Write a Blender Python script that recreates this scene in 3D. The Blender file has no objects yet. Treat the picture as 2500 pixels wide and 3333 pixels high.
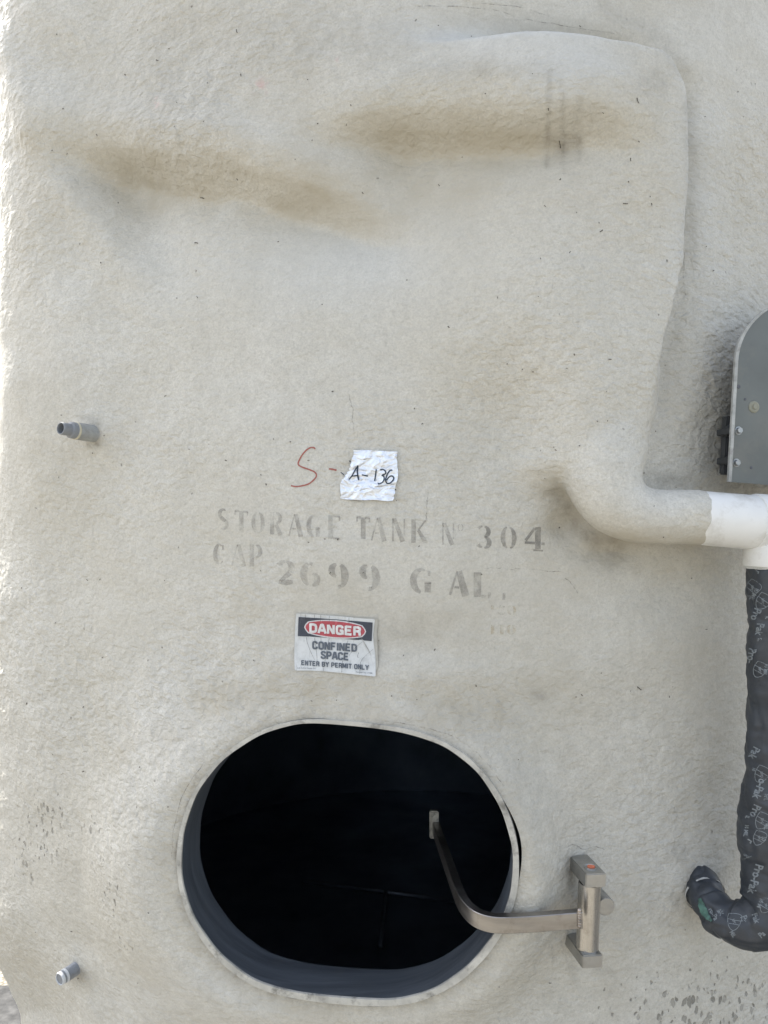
import bpy, bmesh, math, random
import numpy as np
from mathutils import Vector, Matrix
from mathutils.bvhtree import BVHTree
from mathutils.geometry import delaunay_2d_cdt
random.seed(7); rng = np.random.default_rng(11)
scene = bpy.context.scene
COL = scene.collection

# ------------------------------------------------------------------ camera, sky, sun, exposure
CAMZ, CAMD, F = 1.75, 1.25, 2500.0
cam_d = bpy.data.cameras.new('camera'); cam = bpy.data.objects.new('camera', cam_d); COL.objects.link(cam)
cam.location = (0, -CAMD, CAMZ); cam.rotation_euler = (math.radians(90), 0, 0)
cam_d.sensor_fit = 'VERTICAL'; cam_d.sensor_height = 24; cam_d.lens = 24*F/3333.0
cam_d.clip_start = 0.02; cam_d.clip_end = 500
scene.camera = cam
SUN_EL = 48.0
SUN_AZ = math.atan2(-0.74, 0.673)            # compass: angle from +Y towards +X, sun stands behind-left of the tank
w = bpy.data.worlds.new('World'); scene.world = w; w.use_nodes = True
nt = w.node_tree; nt.nodes.clear()
sky = nt.nodes.new('ShaderNodeTexSky'); sky.sky_type = 'NISHITA'; sky.sun_disc = False
sky.sun_elevation = math.radians(SUN_EL); sky.sun_rotation = SUN_AZ
sky.air_density = 1.0; sky.dust_density = 3.0; sky.ozone_density = 0.6
hs = nt.nodes.new('ShaderNodeHueSaturation'); hs.inputs['Saturation'].default_value = 0.50
bg = nt.nodes.new('ShaderNodeBackground'); bg.inputs['Strength'].default_value = 0.15
wo = nt.nodes.new('ShaderNodeOutputWorld')
nt.links.new(sky.outputs[0], hs.inputs['Color']); nt.links.new(hs.outputs[0], bg.inputs[0]); nt.links.new(bg.outputs[0], wo.inputs[0])
sd = bpy.data.lights.new('sun', 'SUN'); sd.energy = 4.0; sd.angle = math.radians(0.5); sd.color = (1, .95, .87)
sun = bpy.data.objects.new('sun', sd); COL.objects.link(sun)
ce = math.cos(math.radians(SUN_EL))
to_sun = Vector((math.sin(SUN_AZ)*ce, math.cos(SUN_AZ)*ce, math.sin(math.radians(SUN_EL))))
sun.rotation_euler = to_sun.to_track_quat('Z', 'Y').to_euler()
sun.location = to_sun*20
scene.view_settings.view_transform = 'Standard'; scene.view_settings.look = 'None'
scene.view_settings.gamma = 1.0; scene.view_settings.use_curve_mapping = False
scene.view_settings.exposure = 1.52

# ------------------------------------------------------------------ helpers
CAM = np.array([0.0, -CAMD, CAMZ])
R = 1.20; CX, CY = 0.11, 1.20
def ray(px, py):
    return np.array([(px-1250)/F, 1.0, (1666.5-py)/F])
def at(px, py, dist):                         # the point seen at a photo position, dist metres in front of the camera plane
    return Vector(CAM + ray(px, py)*dist)
def proj(P):
    P = np.asarray(P, dtype=float); d = P[..., 1]+CAMD
    return 1250+F*P[..., 0]/d, 1666.5-F*(P[..., 2]-CAMZ)/d
def S(x):
    x = np.clip(x, 0, 1); return x*x*(3-2*x)
def _h(ix, iy, iz, seed):
    n = (ix.astype(np.int64)*374761393 + iy.astype(np.int64)*668265263 + iz.astype(np.int64)*2147483647 + seed*974634777) & 0xffffffff
    n = ((n ^ (n >> 13))*1274126177) & 0xffffffff
    n = ((n ^ (n >> 16))*2246822519) & 0xffffffff
    return ((n ^ (n >> 15)) & 0xffffff)/float(0xffffff)*2-1
def vnoise(P, seed=0):
    P = np.asarray(P); I = np.floor(P).astype(np.int64); f = P-I; f = f*f*f*(f*(f*6-15)+10)
    o = 0
    for dx in (0, 1):
        wx = f[:, 0] if dx else 1-f[:, 0]
        for dy in (0, 1):
            wy = f[:, 1] if dy else 1-f[:, 1]
            for dz in (0, 1):
                wz = f[:, 2] if dz else 1-f[:, 2]
                o = o + wx*wy*wz*_h(I[:, 0]+dx, I[:, 1]+dy, I[:, 2]+dz, seed)
    return o
def fbm(P, octs=3, seed=0):
    o = 0; a = 1
    for k in range(octs):
        o = o + a*vnoise(P*(2.03**k)+k*17.3, seed+k); a *= .5
    return o

def mesh_obj(name, verts, faces, mat, parent=None, smooth=True):
    me = bpy.data.meshes.new(name); me.from_pydata([tuple(v) for v in verts], [], [tuple(f) for f in faces]); me.update()
    return link(name, me, mat, parent, smooth)
def link(name, me, mat, parent=None, smooth=True):
    if smooth: me.polygons.foreach_set('use_smooth', [True]*len(me.polygons))
    if mat and not me.materials: me.materials.append(mat)
    o = bpy.data.objects.new(name, me); COL.objects.link(o)
    if parent:
        o.parent = parent; o.matrix_parent_inverse = parent.matrix_world.inverted()
    return o
def tag(o, label=None, cat=None, group=None, kind=None):
    if label: o['label'] = label
    if cat: o['category'] = cat
    if group: o['group'] = group
    if kind: o['kind'] = kind
    return o
def empty(name, loc):
    o = bpy.data.objects.new(name, None); COL.objects.link(o); o.location = loc
    o.empty_display_size = .05; bpy.context.view_layer.update(); return o

def catmull(pts, n=8):
    pts = [np.array(p, dtype=float) for p in pts]; out = []
    P = [2*pts[0]-pts[1]]+pts+[2*pts[-1]-pts[-2]]
    for i in range(1, len(P)-2):
        for k in range(n):
            t = k/n
            out.append(.5*((2*P[i])+(-P[i-1]+P[i+1])*t+(2*P[i-1]-5*P[i]+4*P[i+1]-P[i+2])*t*t+(-P[i-1]+3*P[i]-3*P[i+1]+P[i+2])*t**3))
    out.append(pts[-1]); return out

class MB:
    def __init__(s): s.v = []; s.f = []
    def add(s, v, f):
        o = len(s.v); s.v += [tuple(x) for x in v]; s.f += [tuple(i+o for i in q) for q in f]
    def tube(s, path, radii, n=32, cap=True, hollow=0):
        path = [Vector(p) for p in path]
        radii = [float(r) for r in radii] if hasattr(radii, "__len__") else [float(radii)]*len(path)
        t = (path[1]-path[0]).normalized(); u = t.orthogonal().normalized(); rings = []; prev = t
        for i, p in enumerate(path):
            t = ((path[min(i+1, len(path)-1)]-path[max(i-1, 0)])).normalized()
            if t.length < .5: t = prev
            q = prev.rotation_difference(t); u = q @ u; prev = t
            b = t.cross(u)
            rings.append([p+radii[i]*(math.cos(a)*u+math.sin(a)*b) for a in [2*math.pi*k/n for k in range(n)]])
        v = [x for r in rings for x in r]; f = []
        for i in range(len(rings)-1):
            for k in range(n):
                f.append((i*n+k, i*n+(k+1) % n, (i+1)*n+(k+1) % n, (i+1)*n+k))
        if cap:
            f.append(tuple(range(n-1, -1, -1))); f.append(tuple((len(rings)-1)*n+k for k in range(n)))
        s.add(v, f)
    def lathe(s, base, axis, prof, n=40):     # prof: list of (along, radius)
        axis = Vector(axis).normalized(); u = axis.orthogonal().normalized(); b = axis.cross(u); base = Vector(base)
        v = []; f = []
        for (a, r) in prof:
            for k in range(n):
                th = 2*math.pi*k/n; v.append(base+axis*float(a)+max(float(r), 1e-5)*(math.cos(th)*u+math.sin(th)*b))
        for i in range(len(prof)-1):
            for k in range(n): f.append((i*n+k, i*n+(k+1) % n, (i+1)*n+(k+1) % n, (i+1)*n+k))
        s.add(v, f)
    def box(s, c, X, Y, Z, hx, hy, hz, bev=0.0015):
        c = Vector(c); bm = bmesh.new(); bmesh.ops.create_cube(bm, size=1)
        for q in bm.verts: q.co = Vector((q.co.x*2*hx, q.co.y*2*hy, q.co.z*2*hz))
        if bev: bmesh.ops.bevel(bm, geom=bm.edges[:], offset=bev, segments=2, affect='EDGES')
        bm.verts.index_update()
        s.add([c+X*q.co.x+Y*q.co.y+Z*q.co.z for q in bm.verts], [[q.index for q in f.verts] for f in bm.faces]); bm.free()
    def build(s, name, mat, parent=None, smooth=True, auto=None):
        o = mesh_obj(name, s.v, s.f, mat, parent, smooth)
        bm = bmesh.new(); bm.from_mesh(o.data); bmesh.ops.recalc_face_normals(bm, faces=bm.faces[:]); bm.to_mesh(o.data); bm.free()
        if auto is not None: o.data.set_sharp_from_angle(angle=math.radians(auto))
        return o

# ------------------------------------------------------------------ materials
def newmat(name):
    m = bpy.data.materials.new(name); m.use_nodes = True; n = m.node_tree; n.nodes.clear()
    out = n.nodes.new('ShaderNodeOutputMaterial'); b = n.nodes.new('ShaderNodeBsdfPrincipled')
    n.links.new(b.outputs[0], out.inputs[0]); return m, n, b, out
def N(n, t, **kw):
    x = n.nodes.new(t)
    for k, v in kw.items():
        if k.startswith('i_'):
            x.inputs[k[2:].replace('_', ' ')].default_value = v
        else: setattr(x, k, v)
    return x
def tex(n, scale, detail=4, rough=.5, coord='Object', stretch=None, distort=0):
    tc = N(n, 'ShaderNodeTexCoord'); no = N(n, 'ShaderNodeTexNoise')
    no.inputs['Scale'].default_value = scale; no.inputs['Detail'].default_value = detail; no.inputs['Roughness'].default_value = rough
    no.inputs['Distortion'].default_value = distort
    if stretch:
        mp = N(n, 'ShaderNodeMapping'); mp.inputs['Scale'].default_value = stretch
        n.links.new(tc.outputs[coord], mp.inputs[0]); n.links.new(mp.outputs[0], no.inputs[0])
    else: n.links.new(tc.outputs[coord], no.inputs[0])
    return no.outputs[0]
def ramp(n, src, a, b, ca=0.0, cb=1.0):
    r = N(n, 'ShaderNodeMapRange'); r.inputs[1].default_value = a; r.inputs[2].default_value = b
    r.inputs[3].default_value = ca; r.inputs[4].default_value = cb; n.links.new(src, r.inputs[0]); return r.outputs[0]
def math_(n, op, a, b=None, clamp=False):
    r = N(n, 'ShaderNodeMath', operation=op); r.use_clamp = clamp
    for i, x in enumerate((a, b)):
        if x is None: continue
        if isinstance(x, (int, float)): r.inputs[i].default_value = x
        else: n.links.new(x, r.inputs[i])
    return r.outputs[0]
def mixc(n, fac, a, b, blend='MIX'):
    r = N(n, 'ShaderNodeMix', data_type='RGBA', blend_type=blend)
    for i, x in ((0, fac), (6, a), (7, b)):
        if isinstance(x, (int, float)): r.inputs[i].default_value = x
        elif isinstance(x, tuple): r.inputs[i].default_value = (*x, 1)
        else: n.links.new(x, r.inputs[i])
    return r.outputs[2]
def attr(n, name):
    a = N(n, 'ShaderNodeAttribute'); a.attribute_name = name; return a.outputs['Fac']
def bump(n, h, strength, dist, prev=None):
    b = N(n, 'ShaderNodeBump'); b.inputs['Strength'].default_value = strength; b.inputs['Distance'].default_value = dist
    n.links.new(h, b.inputs['Height'])
    if prev is not None: n.links.new(prev, b.inputs['Normal'])
    return b.outputs[0]

def foam_material():
    m, n, b, out = newmat('weathered_foam_coating')
    base = mixc(n, ramp(n, tex(n, 3.2, 5, .6), .35, .65), (.55, .53, .465), (.625, .61, .555))
    fine = tex(n, 60, 5, .6)
    base = mixc(n, ramp(n, fine, .38, .62, 0, .35), base, (.44, .425, .375))
    grain = tex(n, 330, 3, .75)
    base = mixc(n, ramp(n, grain, .38, .66, 0, .55), base, (.40, .39, .355))
    base = mixc(n, ramp(n, tex(n, 170, 3, .7), .50, .72, 0, .45), base, (.34, .33, .29))
    base = mixc(n, ramp(n, tex(n, 11, 6, .65, stretch=(1.6, 1.6, .35)), .52, .72, 0, .22), base, (.42, .40, .35))
    # brown weather staining, broken up by noise
    st = attr(n, 'stain'); brk = ramp(n, tex(n, 22, 5, .65, stretch=(1, 1, 1.6)), .25, .7, .45, 1.15)
    base = mixc(n, math_(n, 'MULTIPLY', st, brk, True), base, (.425, .395, .325))
    cl = attr(n, 'clean'); base = mixc(n, cl, base, (.55, .57, .575))
    gr = attr(n, 'grime_shade'); gb = ramp(n, tex(n, 35, 6, .7), .35, .65, .25, 1.2)
    base = mixc(n, math_(n, 'MULTIPLY', gr, gb, True), base, (.20, .185, .155))  # real dirt and painted shade share this darkening
    pk = attr(n, 'pink'); base = mixc(n, math_(n, 'MULTIPLY', pk, ramp(n, tex(n, 90, 4, .6), .45, .6), True), base, (.52, .40, .37))
    # pits: elongated open cells in the coating
    tc = N(n, 'ShaderNodeTexCoord'); mp = N(n, 'ShaderNodeMapping'); mp.inputs['Rotation'].default_value = (0, math.radians(28), 0)
    mp.inputs['Scale'].default_value = (1.35, 1, .85)
    nz = N(n, 'ShaderNodeTexNoise'); nz.inputs['Scale'].default_value = 60
    n.links.new(tc.outputs['Object'], nz.inputs[0])
    wv = N(n, 'ShaderNodeVectorMath', operation='MULTIPLY_ADD'); n.links.new(nz.outputs['Color'], wv.inputs[0])
    wv.inputs[1].default_value = (.014, .014, .014); n.links.new(tc.outputs['Object'], wv.inputs[2])
    n.links.new(wv.outputs[0], mp.inputs[0])
    vo = N(n, 'ShaderNodeTexVoronoi'); vo.inputs['Scale'].default_value = 84; n.links.new(mp.outputs[0], vo.inputs['Vector'])
    sel = N(n, 'ShaderNodeSeparateColor'); n.links.new(vo.outputs['Color'], sel.inputs[0])
    pm = attr(n, 'pits')
    size = math_(n, 'MULTIPLY', pm, ramp(n, sel.outputs[0], 0.25, .95, -.12, .62))
    pit = ramp(n, math_(n, 'SUBTRACT', size, vo.outputs['Distance']), -.06, .06)
    pit = math_(n, 'MULTIPLY', pit, ramp(n, pm, .02, .15), True)
    base = mixc(n, math_(n, 'MULTIPLY', pit, ramp(n, sel.outputs[1], 0, 1, .3, .8), True), base, (.15, .145, .125))
    # sparse dark specks everywhere
    v2 = N(n, 'ShaderNodeTexVoronoi'); v2.inputs['Scale'].default_value = 34; n.links.new(wv.outputs[0], v2.inputs['Vector'])
    s2 = N(n, 'ShaderNodeSeparateColor'); n.links.new(v2.outputs['Color'], s2.inputs[0])
    sp = math_(n, 'MULTIPLY', ramp(n, v2.outputs['Distance'], .05, .09, 1, 0), ramp(n, s2.outputs[0], .86, .93), True)
    base = mixc(n, math_(n, 'MULTIPLY', sp, .7), base, (.12, .11, .09))
    n.links.new(base, b.inputs['Base Color'])
    b.inputs['Roughness'].default_value = .62; b.inputs['Specular IOR Level'].default_value = .32
    ra = attr(n, 'rough')
    peel = tex(n, 75, 2, .45, stretch=(1, 1, 1.5), distort=.4)
    h = math_(n, 'MULTIPLY', peel, ramp(n, ra, 0, 1, .35, 1.6))
    n1 = bump(n, h, .8, .0045)
    n2 = bump(n, fine, .6, .0022, n1)
    n3 = bump(n, grain, .5, .0010, n2)
    n4 = bump(n, math_(n, 'MULTIPLY', pit, -1.0), .7, .004, n3)
    n.links.new(n4, b.inputs['Normal'])
    return m
def simple(name, col, rough=.5, metal=0, var=.15, scale=30, bmp=.1, dirt=None, dirt_amt=.5, spec=.5, stretch=None):
    m, n, b, out = newmat(name)
    dk = tuple(c*(1-var) for c in col); lt = tuple(min(1, c*(1+var)) for c in col)
    c = mixc(n, ramp(n, tex(n, scale, 5, .6, stretch=stretch), .3, .7), dk, lt)
    if dirt:
        c = mixc(n, ramp(n, tex(n, scale*1.7, 6, .7), .52, .70, 0, dirt_amt), c, dirt)
    n.links.new(c, b.inputs['Base Color'])
    n.links.new(ramp(n, tex(n, scale*2.3, 4, .6, stretch=stretch), .3, .7, rough*.8, min(1, rough*1.2)), b.inputs['Roughness'])
    b.inputs['Metallic'].default_value = metal; b.inputs['Specular IOR Level'].default_value = spec
    if bmp: n.links.new(bump(n, tex(n, scale*5, 4, .6, stretch=stretch), bmp, .001), b.inputs['Normal'])
    return m
def worn_paint(name, col, lo, hi, scale=40, alpha=.9, rough=.7):
    m, n, b, out = newmat(name); b.inputs['Base Color'].default_value = (*col, 1); b.inputs['Roughness'].default_value = rough
    b.inputs['Specular IOR Level'].default_value = .2
    tr = N(n, 'ShaderNodeBsdfTransparent'); mx = N(n, 'ShaderNodeMixShader')
    a = math_(n, 'MULTIPLY', ramp(n, tex(n, scale, 6, .7), lo, hi), alpha, True)
    n.links.new(a, mx.inputs[0]); n.links.new(tr.outputs[0], mx.inputs[1]); n.links.new(b.outputs[0], mx.inputs[2])
    n.links.new(mx.outputs[0], out.inputs[0]); return m

M_foam = foam_material()
M_rim = simple('overpainted_rim', (.43, .42, .38), .55, 0, .28, 22, .5, (.15, .145, .13), .95)
M_neck = simple('brushed_tank_steel', (.22, .25, .29), .45, .75, .22, 9, .08, (.30, .31, .31), .25, stretch=(.5, 6, .5))
M_inside = simple('dull_inner_steel', (.20, .235, .28), .42, .6, .3, 4, .05)
M_steel = simple('brushed_stainless', (.47, .46, .44), .30, 1, .10, 18, .06, (.22, .19, .16), .35, stretch=(12, 12, .6))
M_steel2 = simple('satin_stainless_block', (.42, .42, .41), .42, 1, .12, 30, .08, (.20, .18, .15), .3)
M_arm = simple('worn_steel_bar', (.34, .325, .31), .40, 1, .15, 14, .08, (.14, .11, .09), .45, stretch=(1, 1, 5))
M_weld = simple('weld_bead_steel', (.35, .31, .27), .5, .9, .35, 80, .6, (.15, .10, .07), .6)
M_orange = simple('faded_orange_plug', (.62, .17, .085), .55, 0, .15, 60, .1, (.30, .2, .15), .3)
M_pvc = simple('white_plastic_pipe', (.72, .725, .71), .38, 0, .06, 12, .08, (.42, .40, .35), .55)
M_grey = simple('grey_plastic_fitting', (.21, .225, .245), .5, 0, .10, 40, .12, (.13, .13, .12), .4)
M_greyw = simple('weathered_grey_pipe', (.30, .31, .305), .6, 0, .15, 50, .2, (.16, .15, .13), .45)
M_cream = simple('dried_sealant', (.52, .49, .38), .6, 0, .15, 80, .3)
M_ptfe = simple('white_thread_tape', (.52, .54, .56), .5, 0, .08, 70, .2)
M_hole = simple('dark_plastic_bore', (.085, .09, .105), .6, 0, .1, 40, 0)
M_hood = simple('grey_painted_panel', (.115, .128, .124), .42, 0, .16, 9, .08, (.17, .165, .145), .5)
M_hoodedge = simple('scuffed_panel_edge', (.36, .37, .36), .5, 0, .25, 50, .2, (.18, .17, .15), .6)
M_bracket = simple('dark_mount_bracket', (.08, .085, .09), .5, .4, .2, 30, .1)
M_bolt = simple('zinc_bolt', (.34, .36, .37), .42, .9, .15, 60, .1, (.2, .16, .12), .4)
M_wrap = simple('black_wrap_tape', (.030, .036, .045), .45, 0, .25, 25, .35, (.055, .058, .06), .5)
M_teal = simple('teal_oxide_stain_wrap', (.07, .155, .13), .6, 0, .5, 60, .3, (.03, .04, .042), 1.0)
M_strap = simple('pale_strap', (.50, .51, .50), .5, 0, .2, 60, .2, (.12, .13, .12), .7)
M_stencil = worn_paint('worn_grey_stencil_paint', (.20, .195, .18), .28, .62, 38, .52)
M_stencil2 = worn_paint('ghost_grey_stencil_paint', (.25, .24, .22), .32, .62, 34, .42)
M_yellow = worn_paint('ghost_yellow_paint', (.55, .43, .22), .42, .62, 60, .28)
M_red = worn_paint('red_marker', (.37, .12, .10), .15, .42, 120, .80)
M_black = worn_paint('black_marker', (.03, .045, .07), .05, .3, 150, .95)
M_crack = worn_paint('dark_crack', (.14, .13, .11), .40, .66, 60, .6)
M_fleck = worn_paint('dark_debris', (.09, .08, .065), .2, .5, 130, .8)
M_drip = worn_paint('dirty_run_mark', (.24, .22, .18), .48, .75, 22, .12)
M_print = worn_paint('grey_print_on_wrap', (.26, .29, .31), .15, .5, 90, .7)
M_sw = None

# ------------------------------------------------------------------ ground
def ground_material():
    m, n, b, out = newmat('concrete_and_gravel_yard')
    c = mixc(n, ramp(n, tex(n, 6, 6, .65), .3, .7), (.16, .15, .125), (.27, .25, .21))
    v = N(n, 'ShaderNodeTexVoronoi'); v.inputs['Scale'].default_value = 55; tc = N(n, 'ShaderNodeTexCoord'); n.links.new(tc.outputs['Object'], v.inputs['Vector'])
    sc = N(n, 'ShaderNodeSeparateColor'); n.links.new(v.outputs['Color'], sc.inputs[0])
    c = mixc(n, ramp(n, sc.outputs[0], .2, .9, 0, .5), c, (.46, .41, .31))
    c = mixc(n, ramp(n, v.outputs['Distance'], .35, .6, 0, .8), c, (.12, .11, .09))
    n.links.new(c, b.inputs['Base Color']); b.inputs['Roughness'].default_value = .9
    n.links.new(bump(n, v.outputs['Distance'], .9, -.01), b.inputs['Normal'])
    return m
g = MB(); g.add([(-150, -150, 0), (150, -150, 0), (150, 150, 0), (-150, 150, 0)], [(0, 1, 2, 3)])
tag(g.build('ground', ground_material(), smooth=False), kind='structure')
pad = MB(); pad.box((CX, -3.45, .01), Vector((1, 0, 0)), Vector((0, 1, 0)), Vector((0, 0, 1)), 12, 5.0, .012, .0)
tag(pad.build('concrete_apron', simple('warm_concrete', (.19, .175, .145), .9, 0, .3, 20, .4), smooth=False), kind='structure')  # front ground slab, coloured warm and light for its bounce onto the tank

shade_strip = MB(); shade_strip.box((-1.72, .80, .018), Vector((1, 0, 0)), Vector((0, 1, 0)), Vector((0, 0, 1)), .52, .74, .012, .0)
tag(shade_strip.build('ground_shade_strip', simple('painted_ground_shade', (.040, .041, .042), .9, 0, .3, 20, .4), smooth=False), kind='structure')  # dark slab stands in for shaded ground left of the tank
# ------------------------------------------------------------------ manway geometry (flat oval neck)
MC = (1132, 2810); MPHI = math.radians(6.0); ML, MR = 98, 461
def stad(u, v, r=MR):                       # signed distance to the oval in photo units
    c, s = math.cos(MPHI), math.sin(MPHI); x = (u-MC[0])*c+(v-MC[1])*s; y = -(u-MC[0])*s+(v-MC[1])*c
    return np.hypot(np.maximum(np.abs(x)-ML, 0), y)-r
def stad_pts(r, n=200):
    c, s = math.cos(MPHI), math.sin(MPHI); out = []
    for k in range(n):
        a = 2*math.pi*k/n; x = r*math.cos(a)+(ML if math.cos(a) > 0 else -ML); y = r*math.sin(a)
        x = r*math.cos(a)+ML*math.tanh(6*math.cos(a)); out.append((MC[0]+x*c-y*s, MC[1]+x*s+y*c, a))
    return out
NTH = math.radians(-8)
Nn = np.array([math.sin(NTH), -math.cos(NTH), 0.0])       # outward normal of the neck
NP = np.array(at(MC[0], MC[1], 1.225))
def on_plane(px, py, off=0.0):
    d = ray(px, py); P0 = NP+Nn*off; t = np.dot(P0-CAM, Nn)/np.dot(d, Nn); return CAM+d*t

# ------------------------------------------------------------------ foam jacket height field
def interp(x, xs, ys): return np.interp(x, xs, ys)
def height(u, v, th):
    h = np.full(u.shape, 0.0)
    yA = interp(u, [900, 1200, 1500, 1800, 1950], [430, 435, 445, 475, 520])
    yB = interp(u, [200, 350, 600, 900, 1100, 1250, 1500], [520, 545, 560, 605, 665, 715, 780])
    xl = interp(v, [0, 250, 480, 700, 900], [40, 140, 195, 330, 420])
    mL = S((u-(xl-70))/170)
    tA = v-yA+25*vnoise(np.stack([u/170, v/260, u*0], -1), 61); tB = v-yB+22*vnoise(np.stack([u/150, v/240, u*0+5], -1), 62)
    a = .014*np.exp(-((tA+125)/75)**2)*S((u-1000)/400)*(1-S((u-1790)/300))-.056*S((tA+65)/125)*np.exp(-np.maximum(tA-40, 0)/210.)*S((u-880)/500)*(1-S((u-1790)/300))
    b_ = .014*np.exp(-((tB+125)/75)**2)*(1-S((u-950)/460))-.058*S((tB+65)/135)*np.exp(-np.maximum(tB-50, 0)/220.)*(1-S((u-950)/560))
    b2 = .014*S((760-v)/420)
    mv = S((v-60)/200)*(1-S((v-760)/300)); h += mv*(.016*np.exp(-((u-xl-5)/55)**2)-.014*np.exp(-((u-xl-130)/90)**2))
    h += (a+b_*mL+b2*mL)
    h += -.010*S((500-v)/500)*(1-S((u-500)/700))*mL
    # raised mass on the right with a crisp border
    u0_, v0_ = u, v; kz = 1.048+.026*S((1000-v)/400); u = 1250+(u-1250)*kz; v = 1666+(v-1666)*kz
    xr = interp(v, [0, 110, 150, 200, 280, 400, 500, 700, 850, 1000, 1200, 1400], [1940, 2060, 2130, 2172, 2203, 2214, 2222, 2222, 2212, 2190, 2150, 2118])
    yt = interp(u, [1150, 1300, 1700, 2000, 2130, 2170, 2210], [-40, 20, 55, 110, 145, 200, 280])
    d = np.minimum(xr-u, (v-yt)*1.2)
    fl = S((u-1250)/700); fl = fl*(1-S((v-1000)/400))+S((u-1650)/280)*S((v-1000)/400); fy = interp(v, [0, 750, 1000, 1250, 1500, 1610], [1, 1, 1, .95, .9, 0])
    wd = interp(v, [0, 500, 800, 1100, 1500], [62, 54, 56, 100, 70])
    h += .074*S((d+4)/(wd*.75))*fl*fy
    h += .010*S((d+100)/260)*fl*fy
    h += -.034*np.exp(-((d+55)/75)**2)*S((1450-v)/300)*S((d+4)/-30)*fl
    h += .010*S((d+4)/40)*S((800-v)/300)*fl
    u, v = u0_, v0_
    h += -.020*S((u-2230)/200)*S((1100-v)/500)          # behind the border, top right
    # smooth lobe leading to the elbow
    h += .006*np.exp(-((u-1900)/190)**2-((v-1330)/330)**2)
    # dips and swells
    h += -.026*np.exp(-((u-1850)/75)**2-((v-1715)/60)**2)-.012*np.exp(-((u-1990)/120)**2-((v-1800)/35)**2)
    h += .010*np.exp(-((u-2050)/220)**2-((v-2150)/130)**2) - .010*np.exp(-((u-2150)/160)**2-((v-1900)/80)**2)
    h += .008*np.exp(-((u-1350)/380)**2-((v-2190)/50)**2) - .009*np.exp(-((u-1100)/420)**2-((v-2290)/45)**2)
    h += .012*np.exp(-((u-330)/60)**2-((v-1400)/75)**2) + .010*np.exp(-((u-250)/60)**2-((v-3160)/60)**2)
    h += .010*np.exp(-((u-1950)/110)**2-((v-2990)/190)**2)
    h += .012*np.exp(-((u-2270)/90)**2-((v-2870)/90)**2)
    h += .008*np.exp(-((u-230)/70)**2-((v-2900)/240)**2)
    # left flank
    vf = S((1900-v)/700); h += (.062*vf*(1-S((u-130)/300))+.055*(1-vf)*(1-S((u+80)/420)))*S((3190-v)/260)
    h += -.090*vf*(1-S((u+70)/190))
    h += -.060*S((v-3080)/300)*(1-S((u-60)/260))
    # blend to the neck plane round the manway
    r = (np.dot(NP, Nn)-(CX*Nn[0]+CY*Nn[1]))/(np.sin(th)*Nn[0]-np.cos(th)*Nn[1])
    ht = np.clip(r-R-.004, -.02, .14)
    dd = np.maximum(stad(u, v), 0); wt = np.exp(-(dd/interp(u, [500, 700, 1600, 1750], [190, 150, 130, 110]))**1.6)
    return np.maximum(h*(1-wt)+ht*wt, -.055)

T0, T1, Z0, Z1, ST = math.radians(-84), math.radians(62), .32, 3.10, .0052
nth = int((T1-T0)*R/ST); nz = int((Z1-Z0)/ST)
TH, ZZ = np.meshgrid(np.linspace(T0, T1, nth), np.linspace(Z0, Z1, nz), indexing='ij'); TH = TH.ravel(); ZZ = ZZ.ravel()
def cyl(th, z, r): return np.stack([CX+r*np.sin(th), CY-r*np.cos(th), z], -1)
P = cyl(TH, ZZ, R); U, V = proj(P)
edge = S((TH-T0)/.12)*S((T1-TH)/.12)*S((ZZ-Z0)/.1)*S((Z1-ZZ)/.1)
H = height(U, V, TH)*edge
H += (1-edge)*(-.052*S((1.25-ZZ)/.35))*S((math.radians(-30)-TH)/.1)
H += edge*(.0045*vnoise(P*np.array([3.3, 3.3, 4.0]), 3)+.0022*vnoise(P*9.0, 5))
outer = cyl(TH, ZZ, R+H); inner = cyl(TH, ZZ, np.full(TH.shape, R-.12))
NV = len(TH); vv = np.concatenate([outer, inner])
I = np.arange(NV).reshape(nth, nz)
q = np.stack([I[:-1, :-1], I[1:, :-1], I[1:, 1:], I[:-1, 1:]], -1).reshape(-1, 4)
faces = [q, q[:, ::-1]+NV]
def strip(a, flip):
    s_ = np.stack([a[:-1], a[1:], a[1:]+NV, a[:-1]+NV], -1); return s_[:, ::-1] if flip else s_
faces += [strip(I[0, :], False), strip(I[-1, :], True), strip(I[:, 0], True), strip(I[:, -1], False)]
faces = np.concatenate(faces)

# foam-covered pipe: runs down inside the mass, then elbows to the right
elbow_px = [(2050, 1180, 1.300, .050), (2022, 1300, 1.280, .058), (1992, 1400, 1.262, .062), (1966, 1490, 1.244, .065),
            (1966, 1556, 1.232, .063), (1998, 1626, 1.223, .054), (2058, 1668, 1.221, .0465), (2150, 1682, 1.226, .0440), (2230, 1684, 1.230, .0440), (2296, 1687, 1.234, .0440)]
epath = catmull([list(at(a, b, c))+[r] for a, b, c, r in elbow_px], 8)
eb = MB(); eb.tube([p[:3] for p in epath], [p[3] for p in epath], 40, cap=True)
ev = np.array(eb.v); ef = eb.f
me = bpy.data.meshes.new('foam_src')
nv_t = len(vv)+len(ev)
me.vertices.add(nv_t); me.vertices.foreach_set('co', np.concatenate([vv, ev]).ravel())
loops = np.concatenate([faces.ravel(), np.concatenate([np.array(f)+len(vv) for f in ef])])
lens = np.concatenate([np.full(len(faces), 4), np.array([len(f) for f in ef])])
me.loops.add(len(loops)); me.loops.foreach_set('vertex_index', loops.astype(np.int32))
me.polygons.add(len(lens)); me.polygons.foreach_set('loop_start', np.concatenate([[0], np.cumsum(lens)[:-1]]).astype(np.int32))
me.update(calc_edges=True); me.validate()
src = bpy.data.objects.new('foam_src', me); COL.objects.link(src)
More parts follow.
